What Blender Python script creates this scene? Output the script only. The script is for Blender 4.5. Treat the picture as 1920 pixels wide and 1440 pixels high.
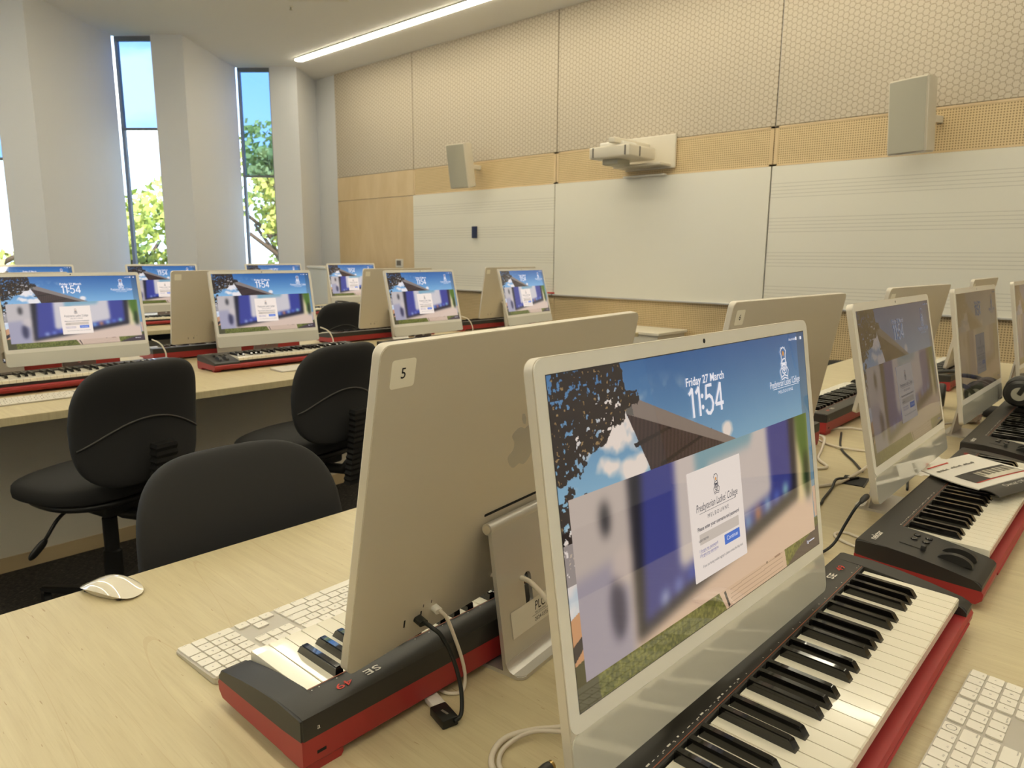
import bpy, bmesh, math, random
import numpy as np
from mathutils import Vector, Matrix
R = math.radians
PI = math.pi
scene = bpy.context.scene
for o in list(bpy.data.objects): bpy.data.objects.remove(o)
COL = scene.collection
DT = 0.72                                   # desk top height

# ------------------------------------------------------------------ camera
CAM_M = Matrix(((0.67788, -0.73515, 0.00596), (-0.12645, -0.12458, -0.98412), (0.72422, 0.66636, -0.17740)))
cd = bpy.data.cameras.new('camera'); cam = bpy.data.objects.new('camera', cd); COL.objects.link(cam)
r_, d_, f_ = [Vector(v).normalized() for v in CAM_M]
d_ = f_.cross(r_).normalized(); r_ = d_.cross(f_).normalized()
mw = Matrix((r_, -d_, -f_)).transposed().to_4x4(); mw.translation = Vector((0, 0, DT + 0.5356))
cam.matrix_world = mw
cd.sensor_width = 36.0; cd.lens = 1335.96 / 1920 * 36; cd.clip_start = 0.02; cd.clip_end = 200
cd.dof.use_dof = True; cd.dof.focus_distance = 0.95; cd.dof.aperture_fstop = 13.0
scene.camera = cam

# ------------------------------------------------------------------ world (sky with clouds)
scene.view_settings.view_transform = 'Standard'; scene.view_settings.look = 'None'
scene.view_settings.exposure = 0.0; scene.view_settings.gamma = 1.0
scene.view_settings.use_curve_mapping = False
SKY_STRENGTH = 4.6
world = bpy.data.worlds.new('sky'); scene.world = world; world.use_nodes = True
nt = world.node_tree; nt.nodes.clear()
def wn(t, **k):
    n = nt.nodes.new(t)
    for a, b in k.items(): setattr(n, a, b)
    return n
tc = wn('ShaderNodeTexCoord'); sep = wn('ShaderNodeSeparateXYZ'); nt.links.new(tc.outputs['Generated'], sep.inputs[0])
rampn = wn('ShaderNodeValToRGB'); nt.links.new(sep.outputs['Z'], rampn.inputs[0])
cr = rampn.color_ramp; cr.elements[0].position = 0.0; cr.elements[0].color = (0.62, 0.78, 0.95, 1)
cr.elements[1].position = 0.45; cr.elements[1].color = (0.15, 0.38, 0.88, 1)
noi = wn('ShaderNodeTexNoise'); noi.inputs['Scale'].default_value = 5.0; noi.inputs['Detail'].default_value = 6
mp = wn('ShaderNodeMapping'); mp.inputs['Scale'].default_value = (1, 1, 2.2); mp.inputs['Location'].default_value = (0.35, 0.1, 0.2)
nt.links.new(tc.outputs['Generated'], mp.inputs[0]); nt.links.new(mp.outputs[0], noi.inputs['Vector'])
cr2 = wn('ShaderNodeValToRGB'); nt.links.new(noi.outputs['Fac'], cr2.inputs[0])
cr2.color_ramp.elements[0].position = 0.50; cr2.color_ramp.elements[1].position = 0.64
mixw = wn('ShaderNodeMix', data_type='RGBA'); nt.links.new(cr2.outputs[0], mixw.inputs['Factor'])
nt.links.new(rampn.outputs[0], mixw.inputs['A']); mixw.inputs['B'].default_value = (0.95, 0.95, 0.97, 1)
bg = wn('ShaderNodeBackground'); bg.inputs['Strength'].default_value = SKY_STRENGTH
nt.links.new(mixw.outputs['Result'], bg.inputs['Color'])
wo = wn('ShaderNodeOutputWorld'); nt.links.new(bg.outputs[0], wo.inputs[0])
sun = bpy.data.lights.new('sun', 'SUN'); sun.energy = 9.0; sun.angle = R(0.6); sun.color = (1, .95, .86)
so = bpy.data.objects.new('sun', sun); COL.objects.link(so); so.rotation_euler = (R(46), 0, R(-25))
LAMP = 22.0                                  # radiance of the ceiling strip lights
LAMP_COL = (1.0, 0.92, 0.71)

# ------------------------------------------------------------------ material helpers
def lin(c):
    return tuple(((x/255) / 12.92 if x/255 <= .04045 else ((x/255 + .055)/1.055)**2.4) for x in c)
MATS = {}
def mat(name, rgb=None, rough=.5, metal=0, coat=0, spec=.5, emit=None, estr=0, bump=None, lincol=None):
    if name in MATS: return MATS[name]
    m = bpy.data.materials.new(name); m.use_nodes = True
    b = m.node_tree.nodes['Principled BSDF']
    c = lincol or lin(rgb)
    b.inputs['Base Color'].default_value = (*c, 1); b.inputs['Roughness'].default_value = rough
    b.inputs['Metallic'].default_value = metal; b.inputs['Coat Weight'].default_value = coat
    b.inputs['Specular IOR Level'].default_value = spec; b.inputs['Coat Roughness'].default_value = .04
    if emit: b.inputs['Emission Color'].default_value = (*emit, 1); b.inputs['Emission Strength'].default_value = estr
    if bump:
        N = Nodes(m); n = N.noise(N.coord(), bump[0], 2)
        bp = m.node_tree.nodes.new('ShaderNodeBump'); bp.inputs['Strength'].default_value = bump[1]; bp.inputs['Distance'].default_value = bump[2]
        m.node_tree.links.new(n, bp.inputs['Height']); m.node_tree.links.new(bp.outputs[0], b.inputs['Normal'])
    MATS[name] = m; return m
class Nodes:
    def __init__(s, m): s.t = m.node_tree; s.b = s.t.nodes.get('Principled BSDF')
    def link(s, a, b): s.t.links.new(a, b)
    def coord(s, kind='Object'):
        return s.t.nodes.new('ShaderNodeTexCoord').outputs[kind]
    def pos(s): return s.t.nodes.new('ShaderNodeNewGeometry').outputs['Position']
    def map(s, v, scale=(1,1,1), rot=(0,0,0), loc=(0,0,0)):
        n = s.t.nodes.new('ShaderNodeMapping'); s.link(v, n.inputs[0]); n.inputs['Scale'].default_value = scale
        n.inputs['Rotation'].default_value = rot; n.inputs['Location'].default_value = loc; return n.outputs[0]
    def noise(s, v, scale, detail=2, rough=.5, dist=0):
        n = s.t.nodes.new('ShaderNodeTexNoise'); s.link(v, n.inputs['Vector']); n.inputs['Scale'].default_value = scale
        n.inputs['Detail'].default_value = detail; n.inputs['Roughness'].default_value = rough; n.inputs['Distortion'].default_value = dist
        return n.outputs['Fac']
    def m(s, op, a, b=0, c=0):
        n = s.t.nodes.new('ShaderNodeMath'); n.operation = op
        for i, v in enumerate((a, b, c)):
            if isinstance(v, (int, float)): n.inputs[i].default_value = v
            else: s.link(v, n.inputs[i])
        return n.outputs[0]
    def xyz(s, v):
        n = s.t.nodes.new('ShaderNodeSeparateXYZ'); s.link(v, n.inputs[0]); return n.outputs[0], n.outputs[1], n.outputs[2]
    def ramp(s, v, stops):
        n = s.t.nodes.new('ShaderNodeValToRGB'); s.link(v, n.inputs[0]); e = n.color_ramp.elements
        while len(e) < len(stops): e.new(.5)
        for k, (p, c) in enumerate(stops): e[k].position = p; e[k].color = (*c, 1) if len(c) == 3 else c
        return n.outputs[0]
    def mix(s, f, a, b):
        n = s.t.nodes.new('ShaderNodeMix'); n.data_type = 'RGBA'
        for k, v in (('Factor', f), ('A', a), ('B', b)):
            if isinstance(v, (int, float)): n.inputs[k].default_value = v
            elif isinstance(v, tuple): n.inputs[k].default_value = (*v, 1)
            else: s.link(v, n.inputs[k])
        return n.outputs['Result']
    def color(s, v): s.link(v, s.b.inputs['Base Color'])
    def bump(s, v, st=.3, dist=.002):
        bp = s.t.nodes.new('ShaderNodeBump'); bp.inputs['Strength'].default_value = st; bp.inputs['Distance'].default_value = dist
        s.link(v, bp.inputs['Height']); s.link(bp.outputs[0], s.b.inputs['Normal'])

M_wall = mat('white_wall_paint', (228, 229, 231), .85, bump=(220, .05, .001))
M_ceil = mat('ceiling_paint', (242, 240, 236), .9)
M_alu = mat('silver_aluminium', (216, 208, 192), .45, metal=.32)
M_alu2 = mat('stand_aluminium', (212, 209, 203), .36, metal=.6)
M_glasswhite = mat('white_glass_border', (238, 234, 224), .08, spec=.5)
M_chin = mat('silver_glass_chin', (212, 208, 194), .05, spec=.8, coat=1)
M_blk = mat('black_plastic', (47, 45, 41), .42, bump=(900, .06, .0005))
M_blkgloss = mat('black_gloss_key', (16, 14, 12), .12, coat=.6)
M_key = mat('ivory_key', (240, 233, 212), .16, coat=.3)
M_keyside = mat('key_gap', (70, 60, 45), .8)
M_red = mat('red_plastic', (160, 46, 46), .42)
M_dark = mat('dark_recess', (14, 13, 12), .7)
M_white = mat('white_plastic', (232, 228, 218), .3)
M_cream = mat('cream_plastic', (226, 218, 200), .4)
M_cable = mat('white_cable', (222, 212, 194), .45)
M_bcable = mat('black_cable', (20, 24, 22), .45)
M_chair = mat('black_chair_fabric', (37, 36, 35), .85, bump=(1200, .25, .0006))
M_chairp = mat('black_chair_plastic', (25, 24, 23), .4)
M_seam = mat('chair_piping', (74, 70, 66), .6)
M_metal = mat('brass_jack', (200, 170, 110), .25, metal=1)
M_print = mat('white_print', (225, 220, 208), .6)
M_printred = mat('red_print', (205, 62, 44), .6)
M_orange = mat('orange_print', (176, 100, 66), .6)
M_ink = mat('black_ink', (35, 32, 30), .7)
M_inkgrey = mat('grey_ink', (120, 114, 104), .7)
M_sticker = mat('sticker_paper', (246, 240, 222), .55)
M_stickerclear = mat('sticker_foil', (232, 226, 212), .45)
M_kbplate = mat('keyboard_plate', (200, 194, 182), .4, metal=.5)
M_kcap = mat('white_keycap', (238, 232, 218), .35)
M_edge = mat('desk_edge', (214, 190, 146), .5)
M_grey = mat('grey_grille', (186, 182, 164), .7)
M_wb = mat('whiteboard_enamel', (240, 236, 222), .22)
M_navy = mat('navy_plastic', (38, 48, 84), .5)
M_panel = mat('beige_panel', (234, 226, 206), .6)
M_trayblk = mat('dark_metal_tray', (40, 42, 48), .5)
M_box = mat('cream_cabinet', (232, 224, 204), .45)
M_frame = mat('window_frame_metal', (120, 122, 128), .4)
M_paper = mat('white_paper', (238, 232, 220), .6)
M_bark = mat('tree_bark', (84, 66, 48), .9)
M_bag = mat('clear_bag', (214, 208, 198), .15)

# desk maple laminate: grain runs across the desk
M_desk = mat('maple_laminate', (226, 206, 166), .38)
N = Nodes(M_desk); P = N.pos()
g1 = N.noise(N.map(P, (26, 1.4, 1)), 3.0, 5, .6, .6)
g2 = N.noise(N.map(P, (150, 5, 1)), 3.0, 3, .6)
g3 = N.noise(N.map(P, (3.2, .30, 1)), 2.0, 2, .4, .5)
cA = N.ramp(g1, [(.30, lin((197, 182, 144))), (.72, lin((210, 197, 158)))])
cB = N.mix(N.m('MULTIPLY', N.m('SUBTRACT', g2, .52), 1.6), cA, lin((181, 162, 124)))
lines = N.m('FRACT', N.m('MULTIPLY', g3, 9.0))
ln = N.m('LESS_THAN', N.m('ABSOLUTE', N.m('SUBTRACT', lines, .5)), .012)
fleck = N.m('GREATER_THAN', N.noise(N.map(P, (90, 12, 1)), 2.6, 2, .5), .735)
cC = N.mix(N.m('MULTIPLY', ln, .22), cB, lin((176, 142, 98)))
N.color(N.mix(N.m('MULTIPLY', fleck, .55), cC, lin((150, 112, 70))))
# birch plywood
M_ply = mat('birch_plywood', (226, 192, 142), .5)
N = Nodes(M_ply); P = N.pos()
N.color(N.ramp(N.noise(N.map(P, (1, 2, .6)), 2.2, 5, .6, .5), [(.3, lin((214, 188, 144))), (.75, lin((228, 205, 166)))]))
# perforated plywood: square grid of holes on the wall plane (position y,z)
M_perf = mat('perforated_plywood', (222, 186, 134), .5)
N = Nodes(M_perf); P = N.pos(); px, py, pz = N.xyz(P)
PIT = .0185
hx = N.m('ABSOLUTE', N.m('SUBTRACT', N.m('FRACT', N.m('DIVIDE', py, PIT)), .5))
hz = N.m('ABSOLUTE', N.m('SUBTRACT', N.m('FRACT', N.m('DIVIDE', pz, PIT)), .5))
d2 = N.m('ADD', N.m('MULTIPLY', hx, hx), N.m('MULTIPLY', hz, hz))
hole = N.m('LESS_THAN', d2, .075)
N.color(N.mix(N.m('MULTIPLY', hole, .85), lin((224, 200, 154)), lin((128, 98, 58))))
# acoustic panel with hexagonal dotted perforation
M_hex = mat('acoustic_panel', (218, 206, 186), .85)
N = Nodes(M_hex); P = N.pos(); px, py, pz = N.xyz(P)
S_ = .047
a_ = N.m('DIVIDE', pz, S_); b_ = N.m('DIVIDE', py, S_)
def modc(v, s): return N.m('SUBTRACT', N.m('MULTIPLY', N.m('FRACT', N.m('DIVIDE', v, s)), s), s/2)
s3 = math.sqrt(3)
ax, ay = modc(a_, 1.0), modc(b_, s3)
bx, by = modc(N.m('ADD', a_, .5), 1.0), modc(N.m('ADD', b_, s3/2), s3)
la = N.m('ADD', N.m('MULTIPLY', ax, ax), N.m('MULTIPLY', ay, ay)); lb = N.m('ADD', N.m('MULTIPLY', bx, bx), N.m('MULTIPLY', by, by))
sel = N.m('LESS_THAN', la, lb)
def pick(p, q): return N.m('ADD', N.m('MULTIPLY', sel, p), N.m('MULTIPLY', N.m('SUBTRACT', 1.0, sel), q))
gx, gy = N.m('ABSOLUTE', pick(ax, bx)), N.m('ABSOLUTE', pick(ay, by))
hd = N.m('MAXIMUM', gx, N.m('ADD', N.m('MULTIPLY', gx, .5), N.m('MULTIPLY', gy, .8660254)))
edge = N.m('GREATER_THAN', hd, .405)
dots = N.m('GREATER_THAN', N.m('ADD', N.m('SINE', N.m('MULTIPLY', pz, 2*PI/.0105)), N.m('SINE', N.m('MULTIPLY', py, 2*PI/.0105))), -.25)
N.color(N.mix(N.m('MULTIPLY', N.m('MULTIPLY', edge, dots), .75), lin((204, 193, 174)), lin((142, 124, 98))))
# whiteboard with printed music staves
M_wbs = mat('whiteboard_staves', (226, 218, 196), .22)
N = Nodes(M_wbs); P = N.pos(); px, py, pz = N.xyz(P)
q = N.m('FRACT', N.m('DIVIDE', N.m('SUBTRACT', pz, .80), .29)); st = N.m('MULTIPLY', q, 10.0)
inb = N.m('MULTIPLY', N.m('GREATER_THAN', st, 2.5), N.m('LESS_THAN', st, 7.5))
lns = N.m('LESS_THAN', N.m('FRACT', st), .12)
N.color(N.mix(N.m('MULTIPLY', N.m('MULTIPLY', inb, lns), .45), lin((240, 236, 222)), lin((150, 142, 128))))
# carpet
M_carpet = mat('charcoal_carpet', (38, 36, 34), .95)
N = Nodes(M_carpet); P = N.pos()
N.color(N.ramp(N.noise(N.map(P, (1, 5, 1)), 55, 3, .7), [(.35, lin((30, 28, 26))), (.55, lin((58, 54, 50))), (.72, lin((120, 110, 98)))]))
M_ground = mat('grass_ground', (92, 112, 60), .95)
N = Nodes(M_ground); N.color(N.ramp(N.noise(N.pos(), .6, 4), [(.3, lin((70, 92, 44))), (.7, lin((118, 132, 72)))]))
def leafmat(nm, a, b):
    m = mat(nm, a, .6); N = Nodes(m); N.color(N.ramp(N.noise(N.pos(), 2.2, 4), [(.3, lin(a)), (.7, lin(b))])); return m
M_leafA = leafmat('green_leaves', (128, 150, 56), (206, 204, 104)); M_leafB = leafmat('olive_leaves', (140, 150, 60), (216, 204, 112))
def glassmat(name, tint, refl=.06):
    m = bpy.data.materials.new(name); m.use_nodes = True; t = m.node_tree; t.nodes.clear()
    tr = t.nodes.new('ShaderNodeBsdfTransparent'); tr.inputs[0].default_value = (*tint, 1)
    gl = t.nodes.new('ShaderNodeBsdfGlossy'); gl.inputs['Roughness'].default_value = .02; gl.inputs[0].default_value = (1, 1, 1, 1)
    mx = t.nodes.new('ShaderNodeMixShader'); mx.inputs[0].default_value = refl
    t.links.new(tr.outputs[0], mx.inputs[1]); t.links.new(gl.outputs[0], mx.inputs[2])
    o = t.nodes.new('ShaderNodeOutputMaterial'); t.links.new(mx.outputs[0], o.inputs[0]); return m
M_gtint = glassmat('tinted_glass', (.44, .56, .70)); M_gclear = glassmat('clear_glass', (.95, .97, .97), .03)

# ------------------------------------------------------------------ mesh helpers
def build(name, bm, m, parent=None, loc=(0,0,0), rot=(0,0,0), smooth=False):
    me = bpy.data.meshes.new(name); bmesh.ops.recalc_face_normals(bm, faces=bm.faces); bm.to_mesh(me); bm.free()
    if smooth is not False:
        for p in me.polygons: p.use_smooth = True
        if smooth is not True: me.set_sharp_from_angle(angle=R(smooth))
    o = bpy.data.objects.new(name, me); COL.objects.link(o)
    for mm in (m if isinstance(m, (list, tuple)) else [m]): me.materials.append(mm)
    if parent: o.parent = parent
    o.location = loc; o.rotation_euler = rot; return o
def obj_from(name, me, parent=None, loc=(0,0,0), rot=(0,0,0)):
    o = bpy.data.objects.new(name, me); COL.objects.link(o)
    if parent: o.parent = parent
    o.location = loc; o.rotation_euler = rot; return o
def tag(o, label=None, cat=None, group=None, kind=None):
    if label: o['label'] = label
    if cat: o['category'] = cat
    if group: o['group'] = group
    if kind: o['kind'] = kind
    return o
def empty(name, loc, rz=0, label=None, cat=None, group=None):
    o = bpy.data.objects.new(name, None); COL.objects.link(o); o.location = loc; o.rotation_euler = (0, 0, rz)
    o.empty_display_size = .05
    return tag(o, label, cat, group)
def copy_tree(o, parent=None):
    c = o.copy(); COL.objects.link(c); c.parent = parent
    for ch in list(o.children): copy_tree(ch, c)
    return c
def box(bm, x0, x1, y0, y1, z0, z1, bev=0, seg=2):
    r = bmesh.ops.create_cube(bm, size=1)
    vs = r['verts']
    for v in vs: v.co = Vector((x0 + (v.co.x+.5)*(x1-x0), y0 + (v.co.y+.5)*(y1-y0), z0 + (v.co.z+.5)*(z1-z0)))
    if bev:
        es = list({e for v in vs for e in v.link_edges})
        bmesh.ops.bevel(bm, geom=es, offset=bev, segments=seg, affect='EDGES', profile=.5)
    return bm
def B(*a, **k): return box(bmesh.new(), *a, **k)
def prism(bm, pts, axis, a, b):
    """closed outline pts (2D) extruded along axis from a to b"""
    def co(p, t):
        return {'x': (t, p[0], p[1]), 'y': (p[0], t, p[1]), 'z': (p[0], p[1], t)}[axis]
    v0 = [bm.verts.new(co(p, a)) for p in pts]; v1 = [bm.verts.new(co(p, b)) for p in pts]
    n = len(pts)
    bm.faces.new(v0); bm.faces.new(v1[::-1])
    for i in range(n): bm.faces.new((v0[i], v1[i], v1[(i+1) % n], v0[(i+1) % n]))
    return bm
def rrect(x0, x1, y0, y1, r, n=6):
    pts = []
    for cx, cy, a0 in ((x1-r, y1-r, 0), (x0+r, y1-r, 90), (x0+r, y0+r, 180), (x1-r, y0+r, 270)):
        for k in range(n+1):
            a = R(a0 + 90*k/n); pts.append((cx + r*math.cos(a), cy + r*math.sin(a)))
    return pts
def bezpath(pts, n=8):
    """Catmull-Rom through the points"""
    P_ = [Vector(p) for p in pts]; P_ = [P_[0]*2 - P_[1]] + P_ + [P_[-1]*2 - P_[-2]]
    out = []
    for i in range(1, len(P_)-2):
        for k in range(n):
            t = k/n; a, b, c, d = P_[i-1], P_[i], P_[i+1], P_[i+2]
            out.append(.5*((2*b) + (c-a)*t + (2*a-5*b+4*c-d)*t*t + (3*b-a-3*c+d)*t**3))
    out.append(P_[-2]); return out
def tube(bm, path, r, n=8, cap=True):
    path = [Vector(p) for p in path]; rings = []; up = Vector((0, 0, 1)); prev = None
    for i, p in enumerate(path):
        t = (path[min(i+1, len(path)-1)] - path[max(i-1, 0)])
        if t.length < 1e-9: t = Vector((0, 0, 1))
        t.normalize()
        if prev is None:
            s = t.cross(up) if abs(t.dot(up)) < .95 else t.cross(Vector((1, 0, 0)))
        else: s = prev - t*prev.dot(t)
        s.normalize(); prev = s; w = t.cross(s)
        rr = r[i] if isinstance(r, (list, tuple)) else r
        rings.append([bm.verts.new(p + (s*math.cos(2*PI*k/n) + w*math.sin(2*PI*k/n))*rr) for k in range(n)])
    for a, b in zip(rings, rings[1:]):
        for k in range(n): bm.faces.new((a[k], a[(k+1) % n], b[(k+1) % n], b[k]))
    if cap: bm.faces.new(rings[0][::-1]); bm.faces.new(rings[-1])
    return bm
def lathe(bm, prof, n=24, M=None):
    rings = []
    for r, z in prof: rings.append([bm.verts.new(Vector((r*math.cos(2*PI*k/n), r*math.sin(2*PI*k/n), z))) for k in range(n)])
    for a, b in zip(rings, rings[1:]):
        for k in range(n): bm.faces.new((a[k], a[(k+1) % n], b[(k+1) % n], b[k]))
    bm.faces.new(rings[0][::-1]); bm.faces.new(rings[-1])
    if M is not None: bmesh.ops.transform(bm, matrix=M, verts=[v for r in rings for v in r])
    return bm
def superell(bm, a, b, c, e1=.6, e2=.6, nu=40, nv=20, fn=None):
    def p(v, e): return math.copysign(abs(v)**e, v)
    rows = []
    for j in range(1, nv):
        ph = -PI/2 + PI*j/nv; row = []
        for i in range(nu):
            th = 2*PI*i/nu
            row.append(Vector((a*p(math.cos(ph), e1)*p(math.cos(th), e2), b*p(math.sin(ph), e1), c*p(math.cos(ph), e1)*p(math.sin(th), e2))))
        rows.append(row)
    bot, top = Vector((0, -b, 0)), Vector((0, b, 0))
    F = fn or (lambda q: q)
    vr = [[bm.verts.new(F(q)) for q in r] for r in rows]; vb = bm.verts.new(F(bot)); vt = bm.verts.new(F(top))
    for r0, r1 in zip(vr, vr[1:]):
        for i in range(nu): bm.faces.new((r0[i], r0[(i+1) % nu], r1[(i+1) % nu], r1[i]))
    for i in range(nu):
        bm.faces.new((vb, vr[0][(i+1) % nu], vr[0][i])); bm.faces.new((vt, vr[-1][i], vr[-1][(i+1) % nu]))
    return bm
def text_bm(bm, s, size, x, y, M, align='LEFT', shear=0, ext=0, sx=1.0, space=1.0, bold=0):
    """text laid out in a local XY plane, sent through the matrix M"""
    c = bpy.data.curves.new('t', 'FONT'); c.body = s; c.size = size; c.align_x = align; c.shear = shear; c.extrude = ext
    c.space_character = space; c.resolution_u = 3; c.offset = bold
    o = bpy.data.objects.new('t', c); COL.objects.link(o)
    bpy.context.view_layer.update()
    me = bpy.data.meshes.new_from_object(o.evaluated_get(bpy.context.evaluated_depsgraph_get()))
    T = M @ Matrix.Translation((x, y, 0)) @ Matrix.Diagonal((sx, 1, 1, 1))
    me.transform(T); bm.from_mesh(me)
    bpy.data.meshes.remove(me); bpy.data.objects.remove(o); bpy.data.curves.remove(c)
    return bm
FLAT = Matrix.Identity(4)                                   # reading from above, x right, y up
UPR = Matrix(((1,0,0,0),(0,0,-1,0),(0,1,0,0),(0,0,0,1)))    # standing, faces -y
def polyface(bm, pts):
    return bm.faces.new([bm.verts.new(p) for p in pts])
def quadstrip(bm, pts, w, conv):
    """flat ribbon following 2D pts"""
    P_ = [Vector((p[0], p[1])) for p in pts]; L = []; Rr = []
    for i, p in enumerate(P_):
        t = P_[min(i+1, len(P_)-1)] - P_[max(i-1, 0)]
        if t.length == 0: t = Vector((1, 0))
        t.normalize(); n = Vector((-t.y, t.x))*w/2
        L.append(bm.verts.new(conv(p+n))); Rr.append(bm.verts.new(conv(p-n)))
    for i in range(len(P_)-1): bm.faces.new((L[i], L[i+1], Rr[i+1], Rr[i]))

# ------------------------------------------------------------------ room shell
CZ = 3.78; WU = 6.19
def struct(o): o['kind'] = 'structure'; return o
struct(build('floor', B(-3.8, 6.4, -3.9, 11.2, -.1, 0), M_carpet))
struct(build('wall_right', B(WU+.02, WU+.2, -3.9, 10.2, 0, CZ), M_wall))
struct(build('wall_left', B(-3.8, -3.6, -3.9, 11.0, 0, CZ), M_wall))
struct(build('wall_back', B(-3.8, 6.4, -3.9, -3.7, 0, CZ), M_wall))
TRANS = {0: 2.734, 1: 2.336, -1: 2.2, -2: 2.5, -3: 2.4}
bm = bmesh.new(); wins = []
def slab(bm, p, q, z0=0, z1=CZ, t=.22, off=0):
    p = Vector(p); q = Vector(q); d = (q-p).normalized(); n = Vector((-d.y, d.x))          # outward (+v side)
    if n.y < 0: n = -n
    a, b = p + n*off, q + n*off
    prism(bm, [(a.x, a.y), (b.x, b.y), (b.x+n.x*t, b.y+n.y*t), (a.x+n.x*t, a.y+n.y*t)], 'z', z0, z1)
def kpt(base, k): return (base[0] + 1.667*k, base[1] + .29*k)
SILL = .55
for k in range(-3, 2):
    rec, wr, rid = kpt((3.385, 9.555), k), kpt((3.69, 9.20), k), kpt((3.94, 8.92), k)
    if k == 1: rid = (5.60, 9.20)
    nxt = kpt((3.385, 9.555), k+1) if k < 1 else (WU+.03, 9.70)
    slab(bm, wr, rid); slab(bm, rec, wr, 0, SILL)
    # long facet with a slightly splayed reveal next to the glass
    A_ = Vector(rid); Z_ = Vector(nxt)
    if k < 1:
        d = (Z_-A_).normalized(); n = Vector((-d.y, d.x)); Mx = A_ + (Z_-A_)*.74 + n*.028
        slab(bm, A_, Mx); slab(bm, Mx, Z_)
    else: slab(bm, A_, Z_)
    wins.append((k, rec, wr))
struct(build('wall_front', bm, M_wall))
co_ = [(-3.8, -3.9), (6.4, -3.9), (6.4, 10.05), (6.24, 9.86)]
for k in range(1, -4, -1):
    rec, rid = kpt((3.385, 9.555), k), (kpt((3.94, 8.92), k) if k < 1 else (5.60, 9.20))
    co_ += [(rid[0]+.05, rid[1]+.09), (rec[0], rec[1]+.07)]
co_ += [(-3.8, co_[-1][1])]
struct(build('ceiling', prism(bmesh.new(), co_, 'z', CZ, CZ+.15), M_ceil))
for i, (k, rec, wr) in enumerate(wins):
    p, q = Vector(rec), Vector(wr); d = (q-p).normalized(); n = Vector((-d.y, d.x)); n = n if n.y > 0 else -n
    tz = TRANS[k]; off = .05
    w = bmesh.new()
    for (a, b, z0, z1) in ((0, .035, SILL, CZ), (1, -.025, SILL, CZ)):
        s0 = p + (q-p)*a; s1 = s0 + d*b
        slab(w, s0, s1, z0, z1, .05, off)
    slab(w, p, q, CZ-.05, CZ, .05, off); slab(w, p, q, SILL, SILL+.04, .05, off); slab(w, p, q, tz-.012, tz+.012, .05, off)
    fr = struct(build('window_%d' % (i+1), w, M_frame))
    g = bmesh.new(); slab(g, p+d*.03, q-d*.02, tz, CZ-.04, .006, off+.02); build('tinted_upper_pane', g, M_gtint, fr)
    g = bmesh.new(); slab(g, p+d*.03, q-d*.02, SILL+.03, tz, .006, off+.02); build('clear_lower_pane', g, M_gclear, fr)
# wall panelling
JO = [9.187, 7.455, 5.06, 2.665, .27, -2.12, -3.7]
tn = 1
for a, b in zip(JO, JO[1:]):
    struct(build('trim_%d' % tn, B(WU, WU+.02, b+.006, a-.006, 2.356, CZ, .002), M_hex)); tn += 1
    struct(build('trim_%d' % tn, B(WU-.004, WU+.02, b+.004, a-.004, 2.024, 2.350, .002), M_ply if a > 9 else M_perf)); tn += 1
    if a > 9: struct(build('trim_%d' % tn, B(WU-.004, WU+.02, b+.004, a-.004, .06, 2.018, .002), M_ply))
    elif b > -2: struct(build('trim_%d' % tn, B(WU-.004, WU+.02, b+.004, a-.004, .06, .832, .002), M_perf))
    else: struct(build('trim_%d' % tn, B(WU-.004, WU+.02, b+.004, a-.004, .06, 2.018, .002), M_ply))
    tn += 1
    # plain timber lipping round the perforated band
    if a < 9:
        l = bmesh.new()
        box(l, WU-.007, WU, b+.004, a-.004, 2.024, 2.040); box(l, WU-.007, WU, b+.004, a-.004, 2.334, 2.350)
        box(l, WU-.007, WU, a-.034, a-.004, 2.024, 2.350); box(l, WU-.007, WU, b+.004, b+.034, 2.024, 2.350)
        struct(build('trim_%d' % tn, l, M_ply)); tn += 1
struct(build('baseboard_right', B(WU-.008, WU+.02, -3.7, 9.187, 0, .06), M_trayblk))
def whiteboard(v0, v1, m, label):
    t = empty('whiteboard', (WU-.012, (v0+v1)/2, .835), 0, label, 'whiteboard', 'whiteboards along the timber wall')
    w = v1-v0-.012
    build('board_surface', B(-.012, .008, -w/2, w/2, 0, 1.185, .002), m, t)
    build('ledge', B(-.042, -.010, -w/2, w/2, -.012, .004, .002), M_alu2, t)
whiteboard(5.06, 7.455, M_wbs, 'whiteboard with faint music staves and a navy eraser on it, left of the plain board')
whiteboard(2.665, 5.06, M_wb, 'plain whiteboard without staves below the projector')
whiteboard(.27, 2.665, M_wbs, 'whiteboard with printed music staves below the larger right loudspeaker')
tag(build('whiteboard_eraser', B(WU-.055, WU-.0255, 6.253, 6.325, 1.46, 1.60, .006), M_navy), 'small navy blue magnetic eraser stuck on the whiteboard', 'eraser')
tag(build('marker_pen', tube(bmesh.new(), [(WU-.045, 5.03, .85), (WU-.045, 5.15, .85)], .0085), M_printred), 'red marker pen lying on the whiteboard ledge', 'marker')
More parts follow.
